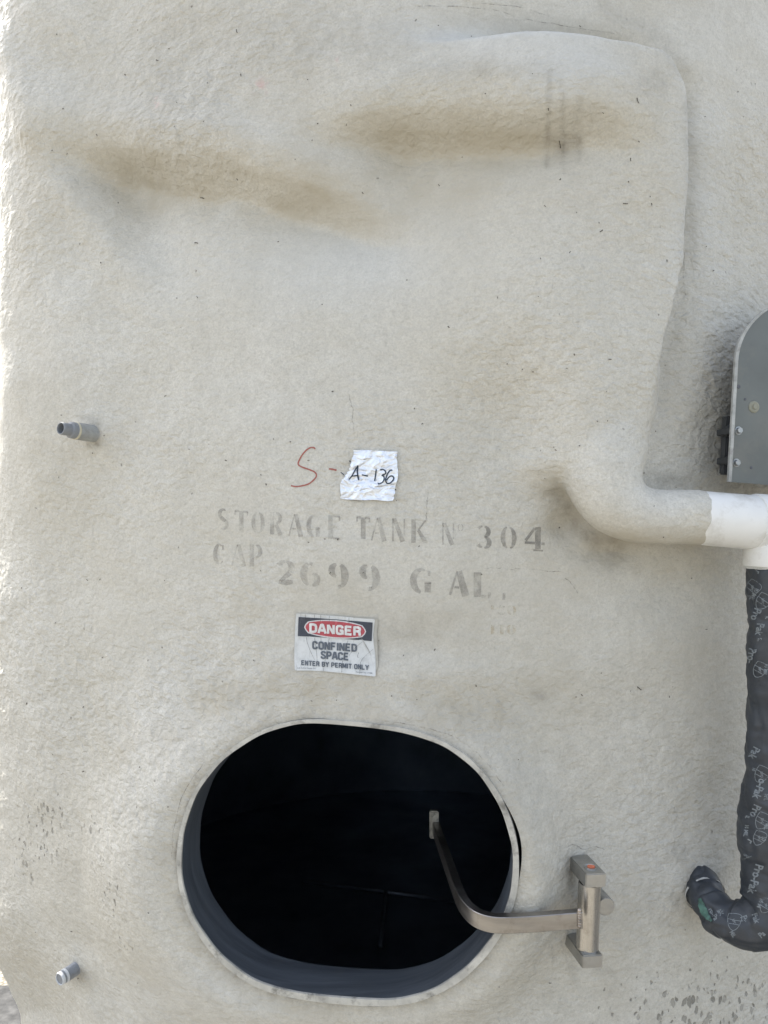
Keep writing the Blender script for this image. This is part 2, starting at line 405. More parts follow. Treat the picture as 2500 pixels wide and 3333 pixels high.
md = src.modifiers.new('r', 'REMESH'); md.mode = 'VOXEL'; md.voxel_size = .0047; md.adaptivity = 0
dg = bpy.context.evaluated_depsgraph_get(); dg.update()
rm = bpy.data.meshes.new_from_object(src.evaluated_get(dg))
bpy.data.objects.remove(src); bpy.data.meshes.remove(me)

def mesh_np(m):
    co = np.empty(len(m.vertices)*3); m.vertices.foreach_get('co', co); co = co.reshape(-1, 3)
    li = np.empty(len(m.loops), np.int32); m.loops.foreach_get('vertex_index', li)
    return co, li.reshape(-1, 4)
co, fq = mesh_np(rm); bpy.data.meshes.remove(rm)
rad = np.hypot(co[:, 0]-CX, co[:, 1]-CY); th = np.arctan2(co[:, 0]-CX, -(co[:, 1]-CY))
inb = (th > T0+.02) & (th < T1-.02) & (co[:, 2] > Z0+.02) & (co[:, 2] < Z1-.02) & (rad > R-.07)
U, V = proj(co)
def gapw(u, v): return -4+16*np.exp(-((v-2735)/120.0)**2)*(u > 1500)+5*np.exp(-((v-2520)/80.0)**2)*(u > 1450)+5*np.exp(-((u-1000)/160.0)**2)*(v < 2500)
hs_ = stad(U, V)-gapw(U, V)
near = (rad < R+.11)
keepv = inb & ~((hs_ < 0) & near)
# trim the far end of the foam sleeve is closed by the white coupling
kf = keepv[fq].all(1); fq = fq[kf]
used = np.unique(fq); remap = -np.ones(len(co), int); remap[used] = np.arange(len(used)); co = co[used]; fq = remap[fq]
# adjacency smoothing
E = np.concatenate([fq[:, [0, 1]], fq[:, [1, 2]], fq[:, [2, 3]], fq[:, [3, 0]]])
def lap(co, wgt, it):
    deg = np.bincount(E.ravel(), minlength=len(co)).astype(float)
    for _ in range(it):
        acc = np.stack([np.bincount(E[:, 0], co[E[:, 1], k], minlength=len(co))+np.bincount(E[:, 1], co[E[:, 0], k], minlength=len(co)) for k in range(3)], -1)
        co = co+(acc/deg[:, None]-co)*wgt[:, None]
    return co
Es = np.sort(E, 1); key = Es[:, 0]*len(co)+Es[:, 1]; uk, cnt = np.unique(key, return_counts=True)
bk = uk[cnt == 1]; bv = np.unique(np.concatenate([bk//len(co), bk % len(co)]))
isb = np.zeros(len(co), bool); isb[bv] = True
U, V = proj(co)
ax = np.array([p[:3] for p in epath]); dmin = np.full(len(co), 9.0)
loc = (U > 1600) & (U < 2420) & (V > 500) & (V < 2000); li_ = np.nonzero(loc)[0]
for a in ax: dmin[li_] = np.minimum(dmin[li_], np.linalg.norm(co[li_]-a, axis=1))
wj = np.clip(1-(dmin-.02)/.09, 0, 1)*S((1650-V+.45*(U-1900))/220)*(1-S((U-2120)/60)*S((V-1480)/60))
wj *= ~isb
co = lap(co, .5*np.ones(len(co))*(~isb), 2)
co = lap(co, .5*S(wj*1.6), 45)
wk = np.clip(1-(dmin-.03)/.06, 0, 1)*(~isb)*(dmin > .03); co = lap(co, .5*S(wk), 5)
# snap the hole border to a clean oval
for _ in range(3):
    U, V = proj(co); s0 = stad(U, V)-gapw(U, V); m_ = isb & (np.abs(s0) < 45) & (V > 2200)
    e = 2.0; gx = (stad(U+e, V)-stad(U-e, V))/(2*e); gy = (stad(U, V+e)-stad(U, V-e))/(2*e)
    k = (co[:, 1]+CAMD)/F; co[m_, 0] -= (s0*gx*k)[m_]; co[m_, 2] += (s0*gy*k)[m_]
ea, eb2 = ax[-1], ax[-1]-ax[-4]; eb2 = eb2/np.linalg.norm(eb2); rel = co-ea; al = rel@eb2; rr = np.linalg.norm(rel-al[:, None]*eb2, axis=1)
m_ = (al > -.02) & (al < .01) & (rr < .06); ang_ = np.arctan2(rel[:, 2], rel[:, 1]-rel[:, 0]*.0); wob = .0035*np.sin(3*ang_+1)+.0022*np.sin(8*ang_)+.0012*np.sin(19*ang_)
co[m_] += ((wob*np.clip((al+.02)/.02, 0, 1))[:, None]*eb2)[m_]
# normals
def vnormals(co, fq):
    fn = np.cross(co[fq[:, 2]]-co[fq[:, 0]], co[fq[:, 3]]-co[fq[:, 1]]); n = np.zeros_like(co)
    for k in range(4):
        for c in range(3): n[:, c] += np.bincount(fq[:, k], fn[:, c], minlength=len(co))
    return n/np.maximum(np.linalg.norm(n, axis=1), 1e-9)[:, None]
nr = vnormals(co, fq)
if np.mean(nr[:, 1]) > 0: fq = fq[:, ::-1]; nr = -nr
U, V = proj(co)
def blob(cx, cy, sx, sy=None, rot=0):
    sy = sy or sx; c, s = math.cos(math.radians(rot)), math.sin(math.radians(rot))
    x = (U-cx)*c+(V-cy)*s; y = -(U-cx)*s+(V-cy)*c; return np.exp(-(x/sx)**2-(y/sy)**2)
def pl(pts, sg):
    d = np.full(U.shape, 1e9)
    for (a, b), (c, e_) in zip(pts[:-1], pts[1:]):
        t = np.clip(((U-a)*(c-a)+(V-b)*(e_-b))/((c-a)**2+(e_-b)**2), 0, 1); d = np.minimum(d, np.hypot(U-a-t*(c-a), V-b-t*(e_-b)))
    return np.exp(-(d/sg)**2)
rough = .45+.35*fbm(co*5.0, 2, 40)
rough += .5*vnoise(co*2.6, 401)
rough += .6*pl([(650, 2240), (1100, 2230), (1550, 2330)], 110)+.45*blob(500, 2500, 330, 420)+.35*blob(1650, 500, 420, 220)+.3*blob(1300, 330, 700, 160)+.35*blob(2350, 1200, 160, 450)+.3*blob(120, 2600, 200, 600)+.4*blob(150, 600, 120, 400)
rough -= .45*blob(1150, 1000, 500, 300)+.5*blob(2080, 1640, 160, 100)+.3*blob(1900, 2700, 250, 250)+.35*blob(1700, 100, 400, 90)+.3*blob(1050, 2090, 160, 100)
rough = np.clip(rough, .08, 1.3)
n2 = vnoise(co*np.array([34, 34, 46.]), 21); n3 = fbm(co*np.array([75, 75, 95.]), 2, 33)
rid = 1-np.abs(fbm(co*np.array([17, 17, 26.]), 2, 55))*1.6
disp = rough*(.0012*n2+.0010*n3)+.0020*fbm(co*np.array([12, 12, 15.]), 2, 88)+.0030*vnoise(co*np.array([5.5, 5.5, 7.]), 89)+.0010*np.clip(rid-.72, 0, 1)*rough*3
vert = vnoise(co*np.array([60, 60, 7.]), 71); disp += .0009*vert*np.clip(blob(2180, 900, 60, 500)+blob(160, 600, 120, 400), 0, 1)
disp += -.0022*np.clip(n3-.25, 0, 1)*np.clip(blob(2330, 3250, 260, 110)+blob(210, 2720, 110, 130), 0, 1)
disp[isb] *= .3
co = co+nr*disp[:, None]
def asym(t, a, b): return np.where(t < 0, np.exp(-(t/a)**2), np.exp(-t/b))
tA = V-np.interp(U, [900, 1200, 1500, 1800, 1950], [430, 435, 445, 475, 520])+22+22*vnoise(co*7., 301); tB = V-np.interp(U, [200, 350, 600, 900, 1100, 1250, 1500], [520, 545, 560, 605, 665, 715, 780])+28+22*vnoise(co*7., 302)
band = .50*asym(tA, 26, 120)*S((U-1050)/350)*(1-S((U-1760)/180))+.42*asym(tB, 26, 130)*S((U-300)/200)*(1-S((U-950)/480))
stain = (band+.12*pl([(1250, 425), (1500, 440), (1850, 462)], 60)+.42*blob(1420, 540, 480, 230)+.10*pl([(390, 545), (600, 570), (900, 620), (1200, 700)], 75)
         + .42*blob(650, 600, 560, 210)+.75*pl([(680, 2275), (1000, 2240), (1300, 2275), (1600, 2330)], 75)+.45*pl([(560, 2400), (400, 2450)], 70)
         + .38*pl([(1840, 1640), (1880, 1740), (2000, 1820), (2300, 1840)], 55)+.55*pl([(2000, 1740), (2290, 1752)], 36)+.28*blob(260, 1520, 110, 150)+.3*blob(1800, 1560, 60, 60)
         + .25*blob(2300, 2100, 200, 200)+.4*blob(2350, 3080, 130, 110)+.25*blob(1700, 3180, 130, 90)+.35*blob(2200, 0, 260, 60)+.3*pl([(620, 3000), (800, 3240), (1100, 3320)], 35)
         + .22*blob(60, 900, 90, 900)+.3*blob(1400, 1980, 550, 190)+.22*blob(800, 1900, 400, 200)+.3*blob(1900, 1800, 250, 120)+.25*blob(1800, 2200, 200, 400)+.25*blob(2180, 1350, 70, 160)+.3*pl([(2040, 2880), (2000, 3200)], 60))
stain = stain*(1+.55*fbm(co*9., 3, 310)+.35*fbm(co*np.array([26, 26, 5.]), 2, 320)+.3*vnoise(co*40., 330))
stain = stain+.18*pl([(1680, 1560), (1790, 1590)], 50)
clean = .55*blob(1600, 90, 420, 75)+.35*blob(2260, 620, 90, 420)+.25*blob(2200, 2780, 200, 200)+.25*blob(1100, 850, 450, 170)+.3*blob(600, 3250, 300, 120)+.4*blob(1850, 250, 150, 100)
grime_shade = .19*S((V-1700)/900)+(.55*blob(1820, 470, 40, 40)+.45*blob(1875, 470, 22, 40)+.22*blob(1600, 230, 300, 40)+.3*blob(1000, 130, 700, 130)*.8+.25*blob(560, 330, 260, 160)+.28*pl([(2236, 330), (2250, 560), (2246, 850)], 26)+.22*pl([(1960, 20), (2120, 105), (2220, 230)], 26)+.3*blob(2130, 270, 60, 60)+.55*pl([(1835, 1640), (1868, 1700), (1925, 1756), (2010, 1784)], 26)+.3*blob(1960, 1810, 90, 25)+.5*blob(1800, 1600, 40, 40, 30)  # lower tank, mass border and elbow crease: shade painted in beside real dirt
         + .6*pl([(575, 2800), (640, 2520)], 7)*.6+.6*blob(285, 1365, 28, 11, 15)+.75*blob(303, 1448, 26, 13)+.5*blob(270, 3172, 16, 16)+.4*blob(262, 3190, 30, 18)+.6*blob(318, 1410, 9, 36)+.5*blob(1862, 2850, 22, 50)+.45*blob(1862, 3120, 20, 45)+.35*blob(1960, 3160, 40, 14)+.3*blob(1900, 2795, 60, 12)+.4*blob(2240, 2870, 20, 50)+.35*blob(2275, 2960, 40, 20, 45)+.25*blob(1980, 1850, 50, 20)+.5*blob(2180, 1560, 60, 22)+.4*blob(1050, 2200, 1, 1)  # contact shade painted round the stubs and hinge blocks
         + .22*blob(1350, 2050, 140, 60)+.35*blob(1760, 2260, 28, 20)+.25*blob(680, 2040, 20, 30)+.45*blob(2390, 1330, 26, 140, 8)+.2*blob(2200, 2780, 100, 40)
         + .35*pl([(1790, 230), (1780, 540)], 9)+.3*pl([(1830, 260), (1835, 560)], 7)+.25*pl([(1890, 300), (1885, 520)], 8))
hs_ = stad(U, V); grime_shade += .32*np.exp(-(np.maximum(hs_, 0)/14)**1.5)*(1+.6*vnoise(co*14., 9)); stain += .30*np.exp(-((hs_-22)/34)**2)
pits = np.clip(0.95*blob(2370, 3270, 300, 120)+.9*blob(2150, 3300, 160, 70)+.95*blob(165, 2660, 60, 90)+.8*blob(175, 2760, 22, 60)+.95*blob(80, 2820, 45, 65)+.9*blob(300, 2690, 35, 42)+1.0*blob(360, 2900, 40, 130, -12)+.5*blob(420, 3080, 40, 60)+.45*blob(2310, 2680, 40, 60)+.4*blob(2450, 2700, 60, 200)+.35*blob(2430, 300, 70, 110)+.4*blob(60, 2700, 60, 80), 0, 1)
pits = np.where(pits > .16, pits, 0)
pink = np.clip(1.2*blob(850, 282, 22, 22)+1.2*blob(511, 335, 9, 16)+.9*blob(1095, 200, 7, 12), 0, 1)
me = bpy.data.meshes.new('foam_jacket')
me.vertices.add(len(co)); me.vertices.foreach_set('co', co.ravel())
me.loops.add(fq.size); me.loops.foreach_set('vertex_index', fq.ravel().astype(np.int32))
me.polygons.add(len(fq)); me.polygons.foreach_set('loop_start', np.arange(0, fq.size, 4, dtype=np.int32))
me.update(calc_edges=True)
for nm, a in (('stain', stain), ('clean', clean), ('grime_shade', grime_shade), ('pits', pits), ('pink', pink), ('rough', rough)):
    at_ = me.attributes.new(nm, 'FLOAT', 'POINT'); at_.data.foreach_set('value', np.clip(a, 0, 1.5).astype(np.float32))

tank = empty('storage_tank', (CX, CY, .10))
tag(tank, 'large pale grey foam coated storage tank with an open oval manway and faded stencil lettering', 'tank')
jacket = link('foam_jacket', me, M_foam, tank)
tris = np.concatenate([fq[:, [0, 1, 2]], fq[:, [0, 2, 3]]])
BV_T = BVHTree.FromPolygons([tuple(c) for c in co.tolist()], [tuple(t) for t in fq.tolist()], all_triangles=False)
CAMV = Vector(CAM)
def hit(px, py, bv=None, off=.0008):
    d = Vector(ray(px, py)).normalized(); h_ = (bv or BV_T).ray_cast(CAMV, d)
    if h_[0] is None: return None, None
    n_ = h_[1]
    if n_.dot(d) > 0: n_ = -n_
    return h_[0]+n_*off, n_

# the rest of the tank body: back, top dome, floor
bb = MB(); n_ = 96; ths = np.linspace(T1-.02, 2*math.pi+T0+.02, n_)
prev = []
v_ = []; f_ = []
for z, rz_ in ((.10, R-.056), (.90, R-.054), (1.3, R-.002), (2.1, R-.002), (3.10, R-.002)):
    v_ += [tuple(cyl(np.array(t), np.array(z), rz_)) for t in ths]
for i in range(4):
    for k in range(n_-1): f_.append((i*n_+k, i*n_+k+1, (i+1)*n_+k+1, (i+1)*n_+k))
bb.add(v_, f_)
v_ = [tuple(cyl(np.array(t), np.array(z), rz_)) for z, rz_ in ((.10, R-.052), (.36, R-.05)) for t in np.linspace(T0-.1, T1+.1, 90)]; bb.add(v_, [(k, k+1, 90+k+1, 90+k) for k in range(89)])
full = np.linspace(0, 2*math.pi, 129)[:-1]
prof = [(3.08, R-.001), (3.14, R-.03), (3.25, R*.75), (3.34, R*.4), (3.36, 1e-4)]
bb.lathe((CX, CY, 0), (0, 0, 1), prof, 128); bb.lathe((CX, CY, 0), (0, 0, 1), [(.10, 1e-4), (.10, R-.056), (.125, R-.053)], 128)
bb.build('tank_body', M_foam, tank, auto=40)
ib = MB()       # inner steel shell with the oval opening left out
nT, nZ_ = 240, 110; RI = R-.085
tt = np.linspace(-math.pi, math.pi, nT+1)[:-1]; zz = np.linspace(.46, 3.04, nZ_)
v_ = []; 
for z in zz:
    for t in tt: v_.append(tuple(cyl(np.array(t), np.array(z), RI)))
va = np.array(v_); uu, v2 = proj(va); front = va[:, 1] < CY
# oval passage: project onto neck direction
def neck_uv(Pt):
    P0 = NP-np.array([0, 0, 0]); t = ((P0-Pt)@Nn); Q = Pt+t[:, None]*Nn; return proj(Q)
nu, nv2 = neck_uv(va); inside = (stad(nu, nv2) < 130) & front
f_ = []
for i in range(nZ_-1):
    for k in range(nT):
        q4 = (i*nT+k, i*nT+(k+1) % nT, (i+1)*nT+(k+1) % nT, (i+1)*nT+k)
        if not all(inside[j] for j in q4): f_.append(q4)
ib.add(v_, f_)
ib.lathe((CX, CY, 0), (0, 0, 1), [(.52, 1e-4), (.49, .5), (.46, RI)], 96); ib.lathe((CX, CY, 0), (0, 0, 1), [(3.04, RI), (3.2, .6), (3.25, 1e-4)], 96)
ib.build('inner_shell', M_inside, tank, auto=50)

def floor_pt(px, py, z=.545):
    d = ray(px, py); return Vector(CAM+d*((z-CAMZ)/d[2]))
for a_, b_2 in (((985, 2868), (1500, 2934)), ((1256, 2905), (1238, 3080))):
    p0, p1 = floor_pt(*a_), floor_pt(*b_2); m_ = MB(); m_.tube([p0, (p0+p1)/2, p1], .007, 10); m_.build('floor_sheen_line', simple('sheen_line_steel', (.20, .22, .25), .4, .6), tank)  # thin rods stand in for sheen lines on the dark tank floor
# manway neck: rim ring + inner wall
po = stad_pts(MR, 220); pi_ = [(a, b, c) for (a, b, c) in [stad_pts(MR-19-3.5*math.cos(k*math.pi*2/220-.3)-3*math.sin(k*math.pi*2/220)+1.2*math.sin(k*.21)+.8*math.sin(k*.57), 220)[k] for k in range(220)]]
def pn(p, off): return Vector(on_plane(p[0], p[1], off))
front_o = []; front_i = []
for k, (a, b) in enumerate(zip(po, pi_)):
    ang = a[2]; j = 1.1*math.sin(7*ang+1)+.8*math.sin(17*ang)+.6*math.sin(31*ang+2)
    a2 = (a[0]+j*.5*math.cos(ang), a[1]+j*.5*math.sin(ang)); front_o.append(pn(a2, 0)); front_i.append(pn(b, 0))
nn = Vector(Nn); v_ = []; f_ = []; n_ = 220
rows = [[p-nn*.06 for p in front_o], [p-nn*.003 for p in front_o], [p+(q_-p)*.05+nn*.0000 for p, q_ in zip(front_o, front_i)],
        [p+(q_-p)*.5+nn*.0002 for p, q_ in zip(front_o, front_i)], [p+(q_-p)*.95+nn*.0000 for p, q_ in zip(front_o, front_i)], [p-nn*.0015 for p in front_i], [p-nn*.004 for p in front_i]]
for r_ in rows: v_ += r_
for i in range(len(rows)-1):
    for k in range(n_): f_.append((i*n_+k, i*n_+(k+1) % n_, (i+1)*n_+(k+1) % n_, (i+1)*n_+k))
neck = mesh_obj('manway_rim', v_, f_, M_rim, tank); neck.data.set_sharp_from_angle(angle=math.radians(35))
tag(neck, 'pale overpainted rim of the oval manway')
v_ = []; f_ = []
ds = [.004, .03, .06, .079, .082, .082, .079]
rows = [[p-nn*d for p in front_i] for d in ds[:4]]
ctr = Vector(NP)
rows.append([p-nn*.0815 for p in front_i]); rows.append([p+(p-ctr+nn*(ctr-p).dot(nn)).normalized()*.012-nn*.083 for p in front_i]); rows.append([p+(p-ctr).normalized()*.075-nn*.19 for p in front_i])
for r_ in rows: v_ += r_
for i in range(len(rows)-1):
    for k in range(n_): f_.append((i*n_+k, i*n_+(k+1) % n_, (i+1)*n_+(k+1) % n_, (i+1)*n_+k))
mesh_obj('manway_neck', v_, f_, M_neck, tank)

# ------------------------------------------------------------------ conformal drawing helpers
def stroke_mesh(mb, pts, widths, bv=None, off=.0009, step=4.0, nw=2, jit=0.0):
    pts = [np.array(p, float) for p in pts]
    if not hasattr(widths, '__len__'): widths = [widths]*len(pts)
    L = [0]
    for a, b in zip(pts[:-1], pts[1:]): L.append(L[-1]+np.linalg.norm(b-a))
    n = max(2, int(L[-1]/step)+1); s = np.linspace(0, L[-1], n)
    P_ = np.stack([np.interp(s, L, [p[k] for p in pts]) for k in (0, 1)], -1); W = np.interp(s, L, widths)
    T = np.gradient(P_, axis=0); T /= np.maximum(np.linalg.norm(T, axis=1), 1e-9)[:, None]; Nm = np.stack([-T[:, 1], T[:, 0]], -1)
    if jit: W = W*(1+jit*rng.uniform(-1, 1, n))
    v = []; ok = True
    for i in range(n):
        for k in range(nw+1):
            q_ = P_[i]+Nm[i]*W[i]*(k/nw-.5); h_, _ = hit(q_[0], q_[1], bv, off)
            if h_ is None: return
            v.append(h_)
    f = [(i*(nw+1)+k, (i+1)*(nw+1)+k, (i+1)*(nw+1)+k+1, i*(nw+1)+k+1) for i in range(n-1) for k in range(nw)]
    dmax = max((Vector(v[i*(nw+1)])-Vector(v[(i+1)*(nw+1)])).length for i in range(n-1))
    if dmax > .05: return
    mb.add(v, f)
def arc(cx, cy, rx, ry, a0, a1, n=12):
    return [(cx+rx*math.cos(math.radians(a0+(a1-a0)*k/n)), cy+ry*math.sin(math.radians(a0+(a1-a0)*k/n))) for k in range(n+1)]
# stencil glyphs in a 1 wide x 1 high box, y down; each stroke: (points, widths) with width relative to glyph height
TK = .20
GL = {
 'S': [(arc(.52, .27, .34, .22, -55, -230, 12), [.06, .12, .17, .17, .14]), (arc(.48, .73, .34, .22, 125, -60, 12), [.05, .10, .16, .17, .12]), ([(.30, .42), (.66, .58)], [.17, .17])],
 'T': [([(.5, .05), (.5, .95)], TK), ([(.05, .06), (.36, .06)], .10), ([(.64, .06), (.95, .06)], .10), ([(.07, .05), (.07, .24)], .07), ([(.93, .05), (.93, .24)], .07)],
 'O': [(arc(.46, .5, .34, .44, -98, -262, 14), [.06, .14, .19, .14, .06]), (arc(.54, .5, .34, .44, -82, 82, 14), [.06, .14, .19, .14, .06])],
 'R': [([(.2, .03), (.2, .97)], .18), (arc(.5, .27, .30, .22, -90, 90, 10), [.07, .14, .18, .14, .07]), ([(.5, .55), (.84, .97)], [.15, .18])],
 'A': [([(.46, .04), (.10, .97)], [.05, .07]), ([(.54, .04), (.88, .97)], [.16, .20]), ([(.32, .66), (.56, .66)], .06)],
 'G': [(arc(.52, .5, .40, .44, -70, -262, 16), [.05, .13, .19, .17, .08]), ([(.78, .55), (.78, .92)], .17), ([(.62, .55), (.95, .55)], .05), ([(.84, .08), (.84, .28)], .07)],
 'E': [([(.24, .03), (.24, .97)], .19), ([(.42, .06), (.88, .06)], .08), ([(.42, .5), (.70, .5)], .07), ([(.42, .94), (.88, .94)], .08), ([(.88, .05), (.88, .24)], .07)],
 'F': [([(.24, .03), (.24, .97)], .19), ([(.42, .06), (.88, .06)], .08), ([(.42, .5), (.70, .5)], .12)],
 'N': [([(.14, .03), (.14, .97)], .07), ([(.22, .05), (.78, .95)], [.16, .19]), ([(.88, .03), (.88, .70)], .07)],
 'K': [([(.2, .03), (.2, .97)], .18), ([(.84, .05), (.46, .46)], [.07, .07]), ([(.46, .46), (.88, .97)], [.12, .20])],
 'C': [(arc(.54, .5, .40, .44, -60, -262, 16), [.05, .12, .19, .19, .08]), ([(.86, .08), (.86, .28)], .07), (arc(.54, .5, .38, .44, 80, 40, 5), [.06, .06])],
 'P': [([(.2, .03), (.2, .97)], .18), (arc(.5, .30, .32, .25, -90, 90, 10), [.07, .15, .19, .15, .07])],
 'L': [([(.24, .03), (.24, .97)], .20), ([(.45, .93), (.85, .93)], .09), ([(.87, .76), (.87, .97)], .08)],
 '3': [(arc(.46, .27, .32, .22, -150, -95, 5), [.16, .08]), (arc(.5, .27, .30, .22, -80, 82, 10), [.07, .18, .20, .08]), (arc(.5, .73, .34, .23, -80, 85, 10), [.07, .20, .21, .07]), (arc(.46, .73, .34, .22, 150, 98, 5), [.18, .07])],
 '0': [(arc(.46, .5, .30, .44, -100, -260, 14), [.06, .15, .21, .15, .06]), (arc(.54, .5, .30, .44, -80, 80, 14), [.06, .15, .21, .15, .06])],
 '4': [([(.66, .05), (.66, .90)], .22), ([(.52, .10), (.10, .60)], [.10, .12]), ([(.06, .68), (.52, .68)], .10), ([(.82, .68), (.98, .68)], .10), ([(.46, .95), (.90, .95)], .07)],
 '2': [(arc(.48, .30, .34, .25, -165, -95, 6), [.20, .08]), (arc(.5, .30, .32, .25, -80, 40, 10), [.07, .19, .19]), ([(.72, .50), (.20, .86)], [.16, .09]), ([(.10, .90), (.55, .90), (.90, .86)], [.11, .17, .10])],
 '6': [(arc(.48, .5, .34, .44, -70, -100, 4), [.10, .08]), (arc(.46, .5, .34, .44, -105, -255, 12), [.08, .18, .22, .16, .07]), (arc(.54, .70, .30, .24, -80, 82, 10), [.06, .17, .19, .07])],
 '9': [(arc(.54, .5, .34, .44, 70, 100, 4), [.10, .12]), (arc(.54, .5, .34, .44, -75, 72, 12), [.08, .18, .22, .16, .09]), (arc(.46, .30, .30, .24, 100, 262, 10), [.06, .17, .19, .07])],
 'o': [(arc(.46, .5, .30, .40, -98, -262, 8), [.08, .16, .08]), (arc(.54, .5, .30, .40, -82, 82, 8), [.08, .16, .08])],
 '1': [([(.5, .05), (.5, .95)], .22), ([(.3, .14), (.4, .08)], .1)],
 '.': [([(.3, .90), (.5, .90)], .18)],
}
def z4(x, y): return (650+x/1.3272, 1400+y/1.3272)
def stencil(mb, ch, x0, x1, y0, y1, slope=.075):   # box in the zoomed frame
    for pts, wd in GL[ch]:
        H_ = (y1-y0)/1.3272
        P_ = [z4(x0+p[0]*(x1-x0), y0+p[1]*(y1-y0)+(p[0]-.5)*(x1-x0)*slope) for p in pts]
        kw = 1.45 if y0 > 560 else 1.0; W_ = [a*H_*kw for a in wd] if hasattr(wd, '__len__') else wd*H_*kw
        if hasattr(W_, '__len__') and len(W_) != len(P_): W_ = list(np.interp(np.linspace(0, 1, len(P_)), np.linspace(0, 1, len(W_)), W_))
        stroke_mesh(mb, P_, W_, step=5, nw=3)
row1 = [('S', 78, 128, 338, 432), ('T', 150, 212, 345, 440), ('O', 226, 280, 350, 448), ('R', 302, 360, 352, 455), ('A', 380, 446, 358, 462), ('G', 464, 524, 364, 468), ('E', 552, 612, 366, 474),
        ('T', 676, 738, 372, 476), ('A', 736, 806, 374, 482), ('N', 826, 892, 378, 486), ('K', 908, 988, 382, 492), ('N', 1042, 1104, 398, 500), ('o', 1112, 1142, 402, 440)]
def word(glyphs, mat, label):
    mb = MB()
    for a in glyphs: stencil(mb, *a)
    tag(mb.build('stencilled_word', mat, tank), label)
word(row1[:7], M_stencil2, 'faded stencilled word STORAGE'); word(row1[7:11], M_stencil2, 'faded stencilled word TANK'); word(row1[11:], M_stencil2, 'faded stencilled number sign')
word([('3', 1190, 1262, 410, 512), ('0', 1298, 1370, 413, 516), ('4', 1398, 1492, 412, 524)], M_stencil, 'darker stencilled number 304')
word([('C', 62, 108, 488, 584), ('A', 134, 200, 490, 590), ('P', 214, 274, 492, 594)], M_stencil2, 'faded stencilled word CAP')
word([('2', 334, 412, 562, 668), ('6', 440, 522, 570, 676), ('9', 558, 638, 574, 684), ('9', 690, 774, 580, 692)], M_stencil2, 'faded stencilled number 2699')
word([('G', 912, 1006, 596, 708), ('A', 1072, 1160, 604, 718), ('L', 1180, 1262, 612, 726)], M_stencil2, 'faded stencilled word GAL')
word([('.', 1290, 1350, 620, 730)], M_stencil2, 'faded stencilled full stop after GAL')
word([('1', 1250, 1280, 755, 800), ('0', 1284, 1322, 755, 800), ('0', 1328, 1366, 755, 800)], M_yellow, 'ghost of a small yellow number')
word([('1', 1250, 1280, 838, 885), ('1', 1290, 1320, 838, 885), ('0', 1326, 1364, 838, 885)], M_yellow, 'ghost of a second small yellow number')
def z2(x, y): return (900+x/3.318, 1400+y/3.318)
mb = MB()
Spts = catmull([z2(*p) for p in [(418, 205), (405, 190), (370, 190), (330, 212), (285, 260), (250, 320), (235, 365), (255, 388), (300, 408), (370, 432), (415, 455), (433, 485), (420, 520), (385, 555), (340, 585), (270, 603), (210, 610), (158, 600)]], 5)
stroke_mesh(mb, Spts, 5.0, step=4, jit=.12); stroke_mesh(mb, [z2(568, 418), z2(610, 424), z2(650, 433)], 5.5, step=4, jit=.1)
tag(mb.build('marker_writing', M_red, tank), 'red hand drawn letter S and dash')

# cracks, runs, stray fibres on the coating
mb = MB()
for pts in [[(1138, 1285), (1142, 1310), (1150, 1335), (1147, 1360), (1152, 1395), (1154, 1430)], [(1393, 1600), (1390, 1640), (1388, 1670), (1386, 1700)], [(1575, 1850), (1620, 1848), (1660, 1852), (1700, 1850), (1760, 1856), (1830, 1862)],
            [(1840, 1880), (1860, 1900), (1880, 1930)], [(2228, 820), (2225, 900), (2232, 960)], [(1350, 20), (1450, 22), (1600, 30), (1700, 60), (1850, 85), (2000, 108)], [(1560, 10), (1700, 25), (1800, 60)],
            [(1840, 2760), (1870, 2748), (1900, 2765), (1940, 2755), (1965, 2765)], [(560, 2790), (566, 2700), (600, 2580), (665, 2480)], [(1250, 2345), (1400, 2372), (1500, 2410), (1580, 2480), (1640, 2560)]]:
    P_ = [p+rng.uniform(-2, 2, 2) for p in catmull(pts, 6)]
    mb = MB(); stroke_mesh(mb, P_, 2.0, step=4, nw=1, jit=.6)
    if mb.v: mb.build('hairline_crack', M_crack, tank)
mb = MB()
fl = [(772, 102, 75, 12), (513, 196, 20, 8), (785, 245, 80, 9), (315, 440, 70, 8), (659, 645, 15, 14), (640, 792, 5, 12), (1786, 355, 75, 9), (2076, 328, 70, 20), (2035, 663, 5, 16), (1957, 752, -35, 12), (1950, 725, 70, 5), (2053, 520, 85, 10), (1822, 470, 80, 26),
      (2115, 640, 80, 5), (1120, 2115, -60, 7), (1415, 2115, -60, 9), (2080, 2240, 40, 18), (1985, 1170, 5, 10), (2120, 665, 80, 8), (1275, 2265, 85, 5), (1580, 305, 0, 5), (1790, 3198, 5, 8), (2170, 850, 85, 9), (1350, 1330, 90, 5), (1375, 1380, -45, 6)]
for x, y, a, L_ in fl:
    c, s = math.cos(math.radians(a))*L_/2, math.sin(math.radians(a))*L_/2; kx, ky = rng.uniform(-2, 2, 2)
    stroke_mesh(mb, catmull([(x-c, y-s), (x+kx, y+ky), (x+c, y+s)], 4), 3.2, step=2.5, nw=1, jit=.3)
for _ in range(150):
    x, y = rng.uniform(60, 2450), rng.uniform(20, 3300)
    if stad(np.array(x), np.array(y)) < 30 or x > 2380: continue
    a = rng.uniform(0, 180); L_ = rng.uniform(2.5, 7.5); c, s = math.cos(math.radians(a))*L_/2, math.sin(math.radians(a))*L_/2
    stroke_mesh(mb, [(x-c, y-s), (x, y+rng.uniform(-1, 1)), (x+c, y+s)], rng.uniform(2.0, 4.0), step=2.5, nw=1)
tag(mb.build('dirt_flecks', M_fleck, tank), kind='stuff')
mb = MB()
